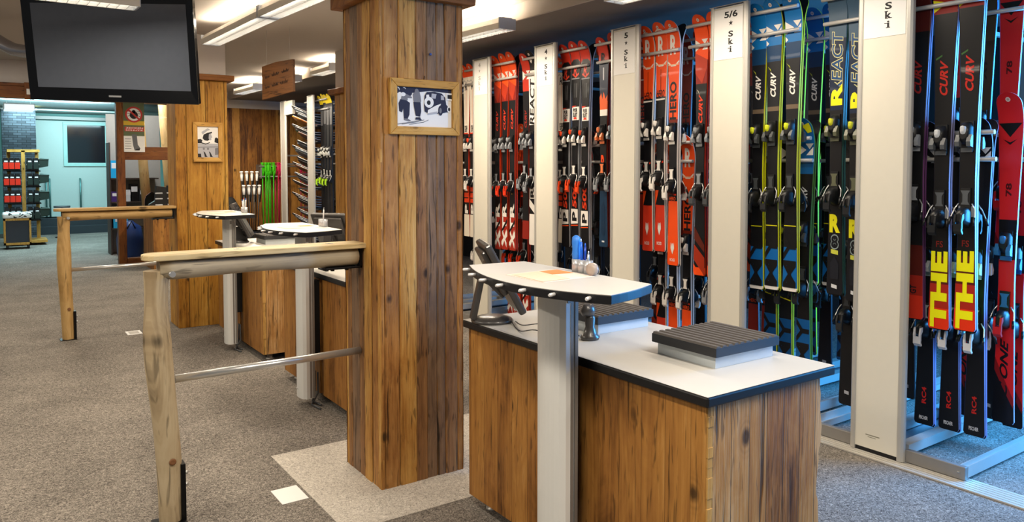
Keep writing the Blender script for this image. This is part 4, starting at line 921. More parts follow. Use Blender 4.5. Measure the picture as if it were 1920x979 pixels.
def bindings(K, par):
    L = K['L']; c1 = SM(K['toe']); c2 = SM(K['heel']); c3 = SM(K.get('toe2', K['toe'])); dk = mat('binding_black', '#101113', 0.4, noise=0.1)
    zt = L * .545; zh = L * .325; xt = topx(L, zt)
    def loft(b, secs, m):
        """rounded shell: sections (outward distance, centre z, half width, half height)"""
        n = 10; o = len(b.v)
        for dx, zc_, hw, hh in secs:
            for k in range(n):
                a = 2 * PI * (k + .5) / n; cx_, sx_ = math.cos(a), math.sin(a)
                b.v.append((xt - dx, hw * math.copysign(abs(cx_) ** .6, cx_), zc_ + hh * math.copysign(abs(sx_) ** .6, sx_)))
        for i in range(len(secs) - 1):
            for k in range(n):
                k2 = (k + 1) % n; b.f.append((o + i * n + k, o + i * n + k2, o + (i + 1) * n + k2, o + (i + 1) * n + k)); b.m.append(m); b.sm.append(True)
        e = o + (len(secs) - 1) * n; b.f.append(tuple(e + k for k in range(n))); b.m.append(m); b.sm.append(False)
    b = B(); b.box(xt - .010, xt + .001, -.028, .028, zt - .07, zt + .07, 0)
    loft(b, [(.008, zt + .01, .029, .06), (.03, zt + .012, .026, .05), (.046, zt + .008, .02, .032), (.052, zt + .004, .012, .02)], 0)
    for q in (-1, 1):
        b.prism([(xt - .028, zt - .055), (xt - .052, zt - .05), (xt - .056, zt - .028), (xt - .04, zt + .005), (xt - .028, zt + .0)], q * .016 - .0, q * .036, 1 if q < 0 else 1, axis='y')
    loft(b, [(.045, zt + .022, .014, .024), (.058, zt + .03, .011, .017), (.061, zt + .032, .006, .009)], 2)
    b.box(xt - .013, xt - .009, -.026, .026, zt - .078, zt - .058, 1)
    b.build('toe_binding', [dk, c1, c3], par)
    b = B(); b.box(xt - .012, xt + .001, -.022, .022, zh - .05, zh + .13, 0)
    b.prism([(.02, zh + .05), (-.02, zh + .05), (-.012, zh + .065), (-.012, zh + .10), (-.022, zh + .118), (.022, zh + .118), (.012, zh + .10), (.012, zh + .065)], xt - .0145, xt - .012, 1, axis='x')
    loft(b, [(.008, zh - .01, .026, .05), (.04, zh - .004, .024, .042), (.064, zh - .006, .019, .03), (.074, zh - .01, .012, .018)], 0)
    hb = b.build('heel_binding', [dk, c1], par)
    b = B()
    for q in (-1, 1): b.prism([(xt - .05, zh + .012), (xt - .078, zh + .004), (xt - .086, zh - .03), (xt - .083, zh - .062), (xt - .074, zh - .062), (xt - .074, zh - .03), (xt - .06, zh - .012)], q * .010, q * .019, 0, axis='y')
    b.prism([(xt - .086, zh - .04), (xt - .086, zh - .075), (xt - .072, zh - .09), (xt - .064, zh - .085), (xt - .074, zh - .07), (xt - .074, zh - .04)], -.018, .018, 0, axis='y')
    b.build('heel_lever', c2, hb)
    b = B()
    for s in (-1, 1):
        if s > 0: b.build('ski_brake', [STEEL, dk], par); b = B()
        b.tube([(xt - .012, s * .03, zh + .055), (xt - .016, s * .046, zh + .03), (xt - .03, s * .052, zh - .0), (xt - .046, s * .056, zh - .028)], .003, 6, 0)
        b.tube([(xt - .036, s * .053, zh - .01), (xt - .052, s * .057, zh - .045)], [.007, .0055], 8, 1)
    b.build('ski_brake', [STEEL, dk], par)
PROTO = {}
def proto(k):
    if k not in PROTO:
        b, ms = ski_mesh(k); o = b.build('ski', ms); bindings(KINDS[k], o); PROTO[k] = [o, False]
    return PROTO[k]
def put_ski(k, x, y, ztip, label, group, back=False, roll=0.0, lean=0.0, dz=0.0):
    p = proto(k)
    if not p[1]: o = p[0]; p[1] = True
    else: o = copy_tree(p[0])
    L = KINDS[k]['L']
    o.location = (x + (.003 if back else -.003), y, ztip - L + dz); o.rotation_euler = (roll, 0, PI + 0 if back else 0)
    tag(o, label, 'ski', group); return o

DESC = dict(hero_st='orange ski with white R', hero_elite='orange ski with big black lettering', hero_dark='dull red ski with black lettering', curv_orange='orange-topped black ski', xtr_tail='orange-topped ski with white-lettered tail',
    pursuit='red-topped ski with orange-numbered tail', navy_orange='navy ski with orange flames', white_ski='white ski with orange tip', react_white='white ski with black lettering', red_shovel='dark red-topped ski',
    curv_yellow='blue-topped ski with yellow edge', react_navy='navy ski with yellow R', the_curv='black ski with yellow-lettered tail', gt_red='black ski with dim red tail', rc_black='black ski with tiny red tail print',
    rc_one='red ski with black print', bronze='dark bronze ski', all_black='plain black ski', black_yellow='black ski with yellow tip', blue_tip='blue-tipped ski with white triangles', lower_blue='black ski with blue zigzag tail')
COLR = dict(hero_st='orange', hero_elite='orange', hero_dark='red', curv_orange='orange-tipped', xtr_tail='orange-tipped', pursuit='red-tipped', navy_orange='navy', white_ski='white', react_white='white', red_shovel='dark', curv_yellow='blue',
    react_navy='navy', the_curv='black', gt_red='black', rc_black='black', rc_one='red', bronze='bronze', all_black='black', black_yellow='black', blue_tip='blue', lower_blue='blue')
RY = [r[0] for r in RACKS]
UPN = ['hidden', 'farthest white', '4 Ski', '5 Ski', '5/6 Ski', 'nearest', 'silver']
ROWN = ['front row', 'lower front row', 'second row', 'lower second row']
LAY = {  # (rack, side): rows of kinds; offsets measured from the end panel's centre
 (1, 1): ([.33, .44], [['white_ski'] * 2, ['white_ski'] * 2, ['all_black'] * 2, ['all_black'] * 2]),
 (1, -1): ([.11, .22, .345], [['xtr_tail'] * 3, ['xtr_tail'] * 3, ['curv_orange', 'white_ski', 'curv_orange'], ['all_black'] * 3]),
 (2, 1): ([.42, .32], [['red_shovel', 'react_white'], ['all_black', 'react_white'], ['white_ski', 'white_ski'], ['all_black'] * 2]),
 (2, -1): ([.135, .25, .375], [['pursuit'] * 3, ['all_black', 'pursuit', 'all_black'], ['white_ski', 'all_black', 'all_black'], ['all_black'] * 3]),
 (3, 1): ([.335, .22], [['navy_orange', 'hero_dark'], ['curv_orange', 'all_black'], ['hero_dark', 'all_black'], ['curv_orange', 'all_black']]),
 (3, -1): ([.127, .253, .374], [['hero_st', 'hero_st', 'hero_elite'], ['hero_st', 'hero_elite', 'hero_elite'], ['hero_dark'] * 3, ['all_black', 'hero_dark', 'all_black']]),
 (4, 1): ([.31, .195], [['curv_orange'] * 2, ['hero_dark', 'curv_orange'], ['curv_orange'] * 2, ['hero_dark'] * 2]),
 (4, -1): ([.14, .25, .38], [['curv_yellow'] * 3, ['lower_blue', 'lower_blue', 'blue_tip'], ['curv_yellow'] * 3, ['lower_blue', 'all_black', 'lower_blue']]),
 (5, 1): ([.32, .2], [['react_navy'] * 2, ['all_black'] * 2, ['all_black', 'react_navy'], ['all_black'] * 2]),
 (5, -1): ([.115, .24, .363], [['gt_red', 'the_curv', 'the_curv'], ['rc_black'] * 3, ['rc_one', 'bronze', 'rc_one'], ['rc_one', 'all_black', 'rc_one']]),
 (6, -1): ([.15, .26, .37, .48], [['black_yellow'] * 4, ['all_black'] * 4, ['black_yellow'] * 4, []]),
}
SKIP = set()
rnd = random.Random(11)
for (ri, side), (offs, rows) in LAY.items():
    sidep = '%s of %s upright' % ('right' if side < 0 else 'left', UPN[ri])
    for r, kinds in enumerate(rows):
        x, tier = ROWS[r]
        for i, k in enumerate(kinds):
            n = len(kinds)
            order = (('left', 'right') if n == 2 else ('left', 'middle', 'right') if n == 3 else ('first', 'second', 'third', 'fourth'))[i]
            zt = (2.478 if tier == 'U' else 1.735) + rnd.uniform(-.012, .012)
            if k in ('the_curv', 'gt_red'): zt -= .055
            if ri == 1 and side < 0 and tier == 'U': zt += .03
            if tier == 'L' and KINDS[k]['L'] > 1.62: zt += KINDS[k]['L'] - 1.62
            if ri == 3 and side < 0 and tier == 'L': zt -= .06
            if ri == 4 and side < 0 and tier == 'L': zt += .04
            y = RY[ri] + side * offs[i] + rnd.uniform(-.004, .004); roll = rnd.uniform(-.006, .006)
            lab = '%s, %s, %s, %s' % (DESC[k], order, ROWN[r], sidep)
            put_ski(k, x, y, zt, lab, 'skis on the racks', False, roll)
            if r < 2 and ri < 6:
                lab = 'away-facing %s ski behind %s one, %s, %s' % (COLR[k], order, ROWN[r], sidep)
                put_ski(k, x, y, zt - .008, lab, 'away-facing skis on the racks', True, -roll)
put_ski('rc_one', 4.17, RY[5] - .43, 1.86, 'red black-tailed ski beside the lower black skis, right of nearest upright', 'skis on the racks')
for k, p in list(PROTO.items()):
    if not p[1]:
        for ch in p[0].children_recursive: bpy.data.objects.remove(ch)
        bpy.data.objects.remove(p[0])

# ------------------------------------------------------------------ snowboards lying in the far rack
def board_proto():
    b = B(); n = 18; Ln = 1.45; vs = []; fs = []
    for i in range(n + 1):
        s = i / n; x = Ln * s
        w = .135 * (1 - .1 * math.sin(PI * s)); 
        if s < .14: w *= math.sqrt(max(.02, 1 - ((.14 - s) / .14) ** 2))
        if s > .86: w *= math.sqrt(max(.02, 1 - ((s - .86) / .14) ** 2))
        z = 0.12 * max(0, (.2 - s) / .2) ** 1.6 + 0.085 * max(0, (s - .8) / .2) ** 1.7
        vs += [(x, -w, z), (x, w, z), (x, w, z + .013), (x, w, z + .02), (x, -w, z + .02), (x, -w, z + .013)]
    for i in range(n):
        for j, m in ((0, 0), (1, 0), (2, 1), (3, 2), (4, 1), (5, 0)):
            j2 = (j + 1) % 6; b.f.append((i * 6 + j, i * 6 + j2, i * 6 + 6 + j2, i * 6 + 6 + j)); b.m.append(m); b.sm.append(False)
    b.v = vs; b.f += [(5, 4, 3, 2, 1, 0), tuple(n * 6 + j for j in range(6))]; b.m += [0, 0]; b.sm += [False, False]
    return b
BC = [('black', '#17181c'), ('orange', '#c97a1e'), ('brown', '#5c3a2a'), ('blue-grey', '#54616e')]
bm_ = {}
stacks = [(2.33, 5, 1), (2.07, 4, 2), (1.84, 5, 3), (1.60, 4, 2), (1.38, 4, 0), (1.13, 5, 0), (.86, 5, 0), (.57, 5, 0)]
SN = ['top', 'second', 'third', 'fourth', 'fifth', 'sixth', 'seventh', 'bottom']
ON = ['topmost', 'second', 'third', 'fourth', 'fifth']
for si, (zt, n, cb) in enumerate(stacks):
    z0 = zt - .06 - n * .036
    b = B().box(3.93, 5.15, 10.55, 11.4, z0 - .02, z0 - .002); b.build('shelf_board', mat('dark_shelf', '#2a2b2e', 0.6), bpy.data.objects['ski_rack.007'])
    for k in range(n):
        c = BC[cb][1] if k == 0 else BC[(k + si) % 2 * 3][1] if k % 2 else BC[0][1]
        if c not in bm_: bm_[c] = board_proto().build('snowboard', [SM(c), SM('#f0f0ee'), SM('#2a2c30')]); o = bm_[c]; 
        else: o = bm_[c].copy(); COL.objects.link(o)
        o.location = (3.66 + .03 * ((k * 7 + si * 3) % 4), 10.80 + .03 * ((k + si) % 3), z0 + .036 * k)
        tag(o, 'snowboard with pale edge, %s in the %s stack of the far rack' % (ON[n - 1 - k], SN[si]), 'snowboard', 'snowboards stacked in the far rack')
tag(B().box(3.74, 3.78, 11.05, 11.42, 2.27, 2.47).build('rack_sign', WHITEP, at=(3.76, 11.2, 2.27)), 'blank white panel beside the silver post above the snowboards', 'panel')

# ------------------------------------------------------------------ ski poles
def pole_proto(c, grip, ln, gripc):
    t = bpy.data.objects.new('ski_pole', None); COL.objects.link(t); ORG[t] = Vector()
    B().tube([(0, 0, .02), (0, 0, ln - .1)], [.007, .011], 8).build('shaft', SM(c), t)
    B().lathe([(.008, ln - .15), (.018, ln - .14), (.022, ln - .06), (.019, ln - .02), (.03, ln - .012), (.028, ln), (.005, ln + .006)], (0, 0, 0), 10).build('grip', SM(gripc), t)
    B().lathe([(.006, .07), (.032, .062), (.036, .066), (.008, .085)], (0, 0, 0), 12).build('basket', SM(c if not grip else '#111113'), t)
    B().tube([(.012, 0, ln - .02), (.03, 0, ln - .06), (.028, .01, ln - .16), (.018, .006, ln - .26), (.01, 0, ln - .1)], .009, 6).build('strap', SM(gripc if not grip else '#1a1a1c'), t)
    return t
def poles(proto_, spots, labf, group):
    for i, (x, y, z, rx, ry) in enumerate(spots):
        o = proto_ if i == 0 else copy_tree(proto_)
        o.location = (x, y, z); o.rotation_euler = (rx, ry, 0); tag(o, labf(i, len(spots)), 'ski pole', group)
pr = thing('pole_rack', 'wall rack of two bars holding the green and pink ski poles', 'rack', (4.1, 12.9, 1.3)); 
for z in (1.5, 1.33):
    B().tube([(3.74, 12.76, z), (4.75, 12.76, z)], .012, 8).build('bar', ALUD, pr); 
for x in (3.78, 4.7): B().box(x - .012, x + .012, 12.76, 13.0, 1.3, 1.53).build('bracket', ALUD, pr)
OW = ['leftmost', 'second', 'third', 'fourth', 'fifth', 'sixth', 'seventh', 'rightmost']
def ow(i, n): return 'leftmost' if i == 0 else 'rightmost' if i == n - 1 else OW[i] + ' from the left'
poles(pole_proto('#3fbf1e', False, 1.2, '#58e02a'), [(3.82 + .03 * i, 12.79 - .05 * (i % 2), .36, 0, .01 * (i % 3 - 1)) for i in range(6)], lambda i, n: 'green ski pole on the wall rack, %s of the green ones' % ow(i, n), 'green ski poles')
poles(pole_proto('#c8234e', False, 1.18, '#ee3d6c'), [(4.03 + .03 * i, 12.79 - .05 * (i % 2), .38, 0, .012 * (i % 3 - 1)) for i in range(5)], lambda i, n: 'pink ski pole on the wall rack, %s of the pink ones' % ow(i, n), 'pink ski poles')
poles(pole_proto('#a81f4a', False, 1.15, '#d83562'), [(4.46 + .06 * i, 12.79, .40, 0, 0) for i in range(3)], lambda i, n: 'magenta ski pole right of the silver post, %s of them' % ow(i, n), 'magenta ski poles')
bn = thing('pole_bin', 'dark bin by the panelled wall holding white-gripped ski poles', 'bin', (3.42, 12.0, 0))
B().prism([(3.27, 11.85), (3.6, 11.85), (3.6, 12.15), (3.27, 12.15)], 0, .5).build('box', BLACKM, bn, bevel=0.02); B().box(3.26, 3.61, 11.84, 12.16, .46, .5).build('rim', BLACK, bn)
poles(pole_proto('#1b1a1a', True, 1.2, '#e8e6e2'), [(3.32 + .05 * (i % 4), 12.08 - .09 * (i // 4), .22 - .21 * (i // 4), .02 * (i // 4), .05 * ((i % 4) - 1.5) / 2) for i in range(8)], lambda i, n: 'black ski pole with white grip, %s in the %s row of the dark bin' % (('leftmost', 'second', 'third', 'rightmost')[i % 4], ('back', 'front')[i // 4]), 'white-gripped ski poles')
b = B(); b.lathe([(.16, 0), (.2, .15), (.2, .55), (.14, .85), (.05, 1.0), (.02, 1.02)], (3.18, 12.35, 0), 16, 0, 1, .7)
tag(b.build('black_bag', mat('bag_black', '#0f0f11', 0.8, bump=0.3), at=(3.18, 12.35, 0)), 'tall black bag leaning by the white-gripped ski poles', 'bag')
# clutter on the farthest counter
for k in range(4):
    b = B(); y = 6.93 - k * .03
    b.prism([(1.80, .83), (1.90, .83), (1.90, .86), (1.86, .90), (1.84, .97), (1.80, .97)], y, y + .022, 0, axis='y')
    tag(b.build('boot_gauge', BLACK, at=(1.85, y, .83)), 'black clip-shaped gauge on the farthest counter, %s in its row of four' % ('leftmost', 'second from left', 'third from left', 'rightmost')[k], 'gauge', 'black gauges in a row')

# ------------------------------------------------------------------ door frame, glazed partition and the teal room
dr = thing('glazed_partition', 'brown timber partition with glazing and a poster beside the far opening', 'partition', (2.1, 13, 0))
b = B(); b.box(1.67, 1.78, 12.92, 13.08, 0, 2.47); b.build('post', DOORW, dr, bevel=.006)
b = B(); b.box(2.41, 2.56, 12.92, 13.08, 0, 2.47); b.build('post', DOORW, dr, bevel=.006)
b = B(); b.box(1.78, 2.41, 12.94, 13.06, 1.60, 1.80); b.build('cross_rail', DOORX, dr, bevel=.004)
b = B(); b.box(1.78, 2.41, 12.94, 13.06, 0, .09); b.build('bottom_rail', DOORX, dr, bevel=.004)
gm = bpy.data.materials.new('clear_glass'); gm.use_nodes = True; g = gm.node_tree.nodes['Principled BSDF']; g.inputs['Transmission Weight'].default_value = 1.0; g.inputs['Roughness'].default_value = 0.02; g.inputs['IOR'].default_value = 1.1
for za, zb in ((1.8, 2.47), (.09, 1.6)): B().box(1.78, 2.41, 12.996, 13.002, za, zb).build('glass_pane', gm, dr)
ps = thing('poster', 'poster with a crossed-out tick in a red ring and a grey sock', 'poster', (1.9, 12.92, 1.7))
b = B(); X0, X1, Z0, Z1 = 1.765, 2.055, 1.72, 2.535
def R(x0, x1, z0, z1, m, l): b.add([(X0 + (X1 - X0) * x, 12.915 - .0006 * l, Z0 + (Z1 - Z0) * z) for x, z in ((x0, z0), (x1, z0), (x1, z1), (x0, z1))], [(0, 1, 2, 3)], m)
def RP(pts, m, l): b.add([(X0 + (X1 - X0) * x, 12.915 - .0006 * l, Z0 + (Z1 - Z0) * z) for x, z in pts], [tuple(range(len(pts)))], m)
def RO(cx, cz, r, m, l): RP([(cx + r * math.cos(2 * PI * i / 20), cz + r * .356 * math.sin(2 * PI * i / 20)) for i in range(20)], m, l)
R(0, 1, 0, 1, 0, 0); R(0, 1, .3, 1, 1, 1); R(0, 1, .50, .58, 2, 2); R(0, 1, .93, 1, 3, 2); R(.05, .98, .385, .47, 3, 2); R(0, 1, .0, .3, 0, 2)
RO(.5, .70, .42, 3, 3); RO(.5, .70, .33, 0, 4); RO(.5, .69, .2, 4, 5); RO(.5, .755, .09, 4, 5)
for s in (-1, 1):
    for k in range(3): RP([(.5, .70 + .02 * k), (.5 + s * .3, .66 + .05 * k), (.5 + s * .3, .67 + .05 * k)], 4, 5)
RP([(.2, .78), (.27, .80), (.8, .62), (.73, .60)], 3, 6)
RP([(.38, .33), (.62, .33), (.66, .14), (.78, .07), (.74, .03), (.5, .03), (.44, .12)], 5, 4); RP([(.5, .03), (.74, .03), (.78, .07), (.6, .06)], 4, 5)
for k in range(5): R(.05, .35, .06 + .045 * k, .068 + .045 * k, 5, 4)
def PT(txt, x0, x1, z0, z1, m, l):
    vs, fs, asp = glyphs(txt, .02); b.add([(X0 + (X1 - X0) * (x0 + (x1 - x0) * v[0]), 12.915 - .0006 * l, Z0 + (Z1 - Z0) * (z0 + (z1 - z0) * v[1])) for v in vs], fs, m)
PT('ZECKEN', .1, .93, .435, .462, 0, 3); PT('SCHUTZ', .1, .93, .395, .42, 0, 3)
b.build('printed_sheet', [PAPER, mat('poster_green', '#5d6a48', 0.6, noise=.3, nscale=6), mat('poster_yellow', '#d8b42c', 0.6), mat('poster_red', '#c03028', 0.6), INK, mat('poster_grey', '#63656a', 0.6)], ps)
B().box(X0, X1, 12.9155, 12.9165, Z0, Z1).build('backing', PAPER, ps)
# behind the glass
for k, (xa, xb, lab) in enumerate(((2.10, 2.30, 'slanting bare tree trunk behind the glass, left one'), (2.47, 2.55, 'slanting bare tree trunk behind the glass, right one'))):
    tag(B().tube([(xb, 13.9, 0), (xa + .1, 13.9, 1.2), (xa, 13.9, 3.0)], [.085, .075, .07], 12).build('tree_trunk', LOG2, at=(xb, 13.9, 0)), lab, 'trunk')
t = thing('shop_shelf', 'shelf with blue boxes and wares behind the partition glass', 'shelf', (2.1, 14.6, 0))
b = B(); 
for z in (.45, .9, 1.3): b.box(1.75, 2.5, 14.4, 14.8, z - .02, z)
b.build('shelf_board', mat('shelf_dark', '#3a2d26', 0.6), t)
b = B(); b.box(1.75, 2.6, 14.8, 14.83, 0, 2.4); b.build('back_panel', mat('shelf_back_pale', '#a7a39d', 0.7), t)
b = B(); b.box(1.74, 1.76, 14.4, 14.8, 0, 1.9); b.build('side_panel', mat('shelf_dark', '#3a2d26', 0.6), t)
WARES = [(1.85, 1.3, .12, .30, '#1fa8e8', 'bright blue box on the top shelf behind the glass'), (1.86, .9, .13, .17, '#4a2f7a', 'purple ski goggle box on the middle shelf behind the glass'), (2.0, .9, .1, .2, '#d8dce2', 'pale box beside the purple one behind the glass'), (1.9, .45, .14, .2, '#2bb0e6', 'sky blue box on the bottom shelf behind the glass'), (2.12, .9, .08, .3, '#17171a', 'black tall box behind the partition glass'), (2.27, .9, .1, .22, '#2a2a2e', 'dark box at the right behind the partition glass')]
for x, z, w, h, c, lab in WARES:
    bb = B(); bb.box(x - w / 2 * 1.6, x + w / 2 * 1.6, 14.45, 14.65, z, z + h, 0); bb.box(x - w / 2 * 1.2, x + w / 2 * 1.2, 14.448, 14.45, z + h * .55, z + h * .85, 1)
    tag(bb.build('boxed_ware', [SM(c), SM('#e8e8ec')], at=(x, 14.5, z), bevel=.004), lab, 'box')
b = B(); b.lathe([(.16, 0), (.19, .05), (.2, .3), (.17, .5), (.08, .56), (.04, .6)], (1.93, 13.7, .02), 14, 0, 1, .8); b.tube([(1.93 - .06, 13.55, .5), (1.93, 13.5, .62), (1.99, 13.55, .5)], .012, 8, 1)
tag(b.build('blue_bag', [SM('#23407c'), SM('#101014')], at=(1.93, 13.7, 0)), 'dark blue bag on the floor behind the partition', 'bag')
b = B(); o = board_proto(); b.v = [(2.22 + v[1] * .75, 13.5 - v[2], v[0] * .75) for v in o.v]; b.f = o.f; b.m = o.m; b.sm = o.sm
b.add([(2.22 + .05 * math.cos(a * PI / 8) , 13.488, .62 + .2 * math.sin(a * PI / 8)) for a in range(16)], [tuple(range(16))], 1)
tag(b.build('snowboard', [SM('#b3262c'), SM('#f0f0ee'), SM('#2a2c30')], at=(2.22, 13.5, 0)), 'short red snowboard standing upright behind the partition', 'snowboard')
# timber counter in the rear corner
t = thing('wooden_cabinet', 'low timber cabinet behind the golden pillar carrying dark gear', 'cabinet', (2.2, 12.2, 0))
B().box(1.98, 2.55, 11.9, 12.7, 0, .80).build('body', CW, t); B().box(1.95, 2.58, 11.87, 12.72, .80, .84).build('worktop', LAM, t)
for k, (x, y, lab) in enumerate(((2.08, 12.0, 'black ski boot at the left end of the low timber cabinet'), (2.24, 12.05, 'black ski boot in the middle of the low timber cabinet'))):
    bb = B(); bb.prism([(x - .13, .84), (x + .12, .84), (x + .12, 1.0), (x + .1, 1.2), (x - .03, 1.22), (x - .05, 1.0), (x - .13, .95)], y, y + .1, 0, axis='y')
    for z in (.93, 1.02, 1.1): bb.box(x - .05, x + .05, y - .008, y, z, z + .02, 1)
    tag(bb.build('ski_boot', [BLACK, SILVER], at=(x, y, .84), bevel=.012), lab, 'boot')
tag(B().box(2.36, 2.5, 12.0, 12.03, .84, 1.17, 0).box(2.38, 2.48, 11.995, 12.0, .88, 1.14, 1).build('small_screen', [GREYP, mat('dark_glass', '#0c1422', 0.08)], at=(2.43, 12.0, .84)), 'small dark screen on the low timber cabinet', 'screen')

# door and wall, teal tint of the cool lamps put into their colours
t = thing('sliding_door', 'pale teal sliding door with dark window and upright bar handles', 'door', (1.7, 20, 0))
B().box(.86, 2.5, 20.0, 20.08, .36, 2.53).build('panel', TEAL, t, bevel=.01)
b = B()
for x0, x1, z0, z1 in ((1.50, 2.42, 2.44, 2.50), (1.50, 2.42, 1.50, 1.58), (1.50, 1.58, 1.58, 2.44), (2.34, 2.42, 1.58, 2.44)): b.box(x0, x1, 19.97, 20.0, z0, z1)
b.build('window_frame', mat('cool_lit_frame', '#a3cfc8', 0.4), t, bevel=.006)
B().box(1.58, 2.34, 19.985, 19.99, 1.58, 2.44).build('dark_pane', mat('night_glass', '#141b22', 0.1), t)
for x in (1.14, 1.21, 1.81): B().tube([(x, 20.0, 1.22), (x, 19.92, 1.22), (x, 19.92, .36), (x, 20.0, .36)], .018, 8).build('bar_handle', mat('cool_lit_steel', '#5f8f8c', 0.3, 0.8), t)
for x, r in ((2.42, .03), (2.52, .04)): B().tube([(x, 19.9, .3), (x, 19.9, 2.0)], r, 10).build('pull_rail', mat('cool_lit_steel', '#5f8f8c', 0.3, 0.8), t)
B().box(.86, 2.52, 19.93, 20.0, 2.55, 2.62).build('track', ALUD, t)
b = B(); b.box(.8, 4.3, 19.7, 20.3, 0, .34); b.box(.8, 4.3, 19.5, 19.7, 0, .17); struct('trim_2', b, mat('dark_plinth', '#2a3136', 0.8))
struct('trim_3', B().box(-2, 4.4, 19.2, 20.3, 2.70, 2.95), mat('duct_box', '#a9b4b0', 0.5))
tag(B().tube([(-2, 17.5, 2.76), (4.3, 17.5, 2.76)], .14, 20).build('air_duct', mat('duct_metal', '#9fb2b4', 0.25, 0.8), at=(1, 17.5, 2.76)), 'long round metal air duct under the far ceiling', 'duct')
t = thing('stone_pillar', 'stacked grey stone pillar in the far teal room', 'pillar', (.6, 19.2, 0)); B().box(.33, .93, 19.0, 19.4, 0, 2.68).build('shaft', STONE, t)
B().box(.30, .96, 18.97, 19.43, 2.68, 2.72).build('cap', ALUD, t)
t = thing('ceiling_lamp', 'boxy lit lamp hanging in the far teal room', 'lamp', (.6, 15.5, 2.4))
B().box(.30, .74, 15.2, 15.8, 2.46, 2.55).build('housing', mat('lamp_white', '#d8d4cb', 0.4), t); B().box(.31, .73, 15.195, 15.8, 2.445, 2.535).build('diffuser', mat('far_diffuser', '#d5efff', emit=1.1), t)
b = B()
for x in (.35, .69): b.tube([(x, 15.5, 2.55), (x, 15.5, 3.05)], .003, 6)
b.build('suspension_wire', STEEL, t)
t = thing('boot_stand', 'timber boot stand in the far teal room stacked with ski boots', 'stand', (.6, 17.4, 0))
for x, y in ((.40, 17.55), (.62, 17.15), (.86, 17.55)): B().box(x - .03, x + .03, y - .03, y + .03, .0, 1.80).build('upright', FRAMEZ, t)
B().box(.37, .89, 17.12, 17.58, 1.77, 1.82).build('top_frame', FRAME, t); B().box(.36, .98, 17.05, 17.65, .05, .1).build('base', FRAME, t)
b = B()
for z in (.58, .90, 1.22, 1.52): b.box(.36, .9, 17.2, 17.56, z - .12, z - .10)
b.build('shelf_board', BLACKM, t)
def boot(x, y, z, c, sx, lab):
    b = B(); v = [(x, y), ]
    b.prism([(-.05, 0), (.05, 0), (.055, .08), (.05, .2), (.035, .24), (-.04, .24), (-.055, .1)], 0, .3, 0, axis='y')
    b.box(-.045, .045, -.015, 0, .03, .15, 1); b.box(-.03, .03, -.02, -.014, .16, .185, 2); b.box(-.057, .057, .02, .12, .1, .12, 2)
    b.v = [(x + p[0] * sx, y + p[1], z + p[2]) for p in b.v]
    tag(b.build('ski_boot', [SM('#17181a'), SM(c), SM('#e2e2e2')], at=(x, y, z), bevel=.012), lab, 'boot', 'ski boots on the far stand')
SHN = ['bottom', 'second', 'third', 'top']
for r, z in enumerate((.48, .80, 1.12, 1.42)):
    for k, x in enumerate((.345, .435, .525)): boot(x, 17.0, z, '#d8301e', .9, 'red ski boot on the %s shelf of the far stand, %s' % (SHN[r], ('left', 'middle', 'right')[k]))
    for k, x in enumerate((.72, .82)): boot(x, 17.02, z, '#23302c', .9, 'black ski boot on the %s shelf of the far stand, %s' % (SHN[r], ('left', 'right')[k]))
    bb = B().prism([(.86, z + .05), (1.02, z + .08), (1.03, z + .22), (.9, z + .24), (.86, z + .2)], 17.05, 17.25, 0, axis='y'); bb.box(.86, 1.035, 17.04, 17.26, z + .205, z + .225, 1)
    tag(bb.build('ski_boot', [SM('#26342e'), SM('#3a4a44')], at=(.93, 17.1, z), bevel=.015), 'dark green ski boot sticking out sideways from the %s shelf' % SHN[r], 'boot', 'ski boots on the far stand')
t = thing('seat_cube', 'wheeled timber seat cube with dark panel and black and white hide top', 'stool', (.5, 16.6, 0))
b = B(); b.box(.27, .30, 16.4, 16.8, .08, .56); b.box(.66, .69, 16.4, 16.8, .08, .56); b.box(.27, .69, 16.4, 16.8, .08, .12); b.box(.27, .69, 16.4, 16.8, .52, .56); b.build('frame', FRAMEZ, t)
B().box(.30, .66, 16.42, 16.78, .12, .52).build('panel', mat('panel_navy', '#2b323c', 0.5), t)
hm = bpy.data.materials.new('cow_hide'); hm.use_nodes = True; nt = hm.node_tree; tc = nt.nodes.new('ShaderNodeTexCoord'); nz = nt.nodes.new('ShaderNodeTexNoise'); nz.inputs['Scale'].default_value = 9; rp = nt.nodes.new('ShaderNodeValToRGB')
rp.color_ramp.interpolation = 'CONSTANT'; rp.color_ramp.elements[0].color = lin('#151515'); rp.color_ramp.elements[1].position = .48; rp.color_ramp.elements[1].color = lin('#eceae6')
nt.links.new(tc.outputs['Object'], nz.inputs[0]); nt.links.new(nz.outputs['Fac'], rp.inputs[0]); nt.links.new(rp.outputs[0], nt.nodes['Principled BSDF'].inputs['Base Color'])
B().box(.255, .705, 16.38, 16.82, .56, .66).build('cushion', hm, t, bevel=.03)
for x in (.32, .64):
    w_ = B(); w_.tube([(x - .02, 16.45, .04), (x + .02, 16.45, .04)], .04, 12); w_.build('caster', BLACK, t)
t = thing('round_stool', 'small round-topped stool by the teal door', 'stool', (1.3, 18.6, 0)); B().lathe([(.15, .63), (.155, .64), (.155, .66), (.15, .67)], (1.34, 18.6, 0), 20).build('seat', GREYP, t)
B().tube([(1.34, 18.6, 0.02), (1.34, 18.6, .63)], .025, 10).build('stem', STEELB, t); B().lathe([(.14, 0), (.14, .015), (.03, .03)], (1.34, 18.6, 0), 20).build('foot', STEELB, t)

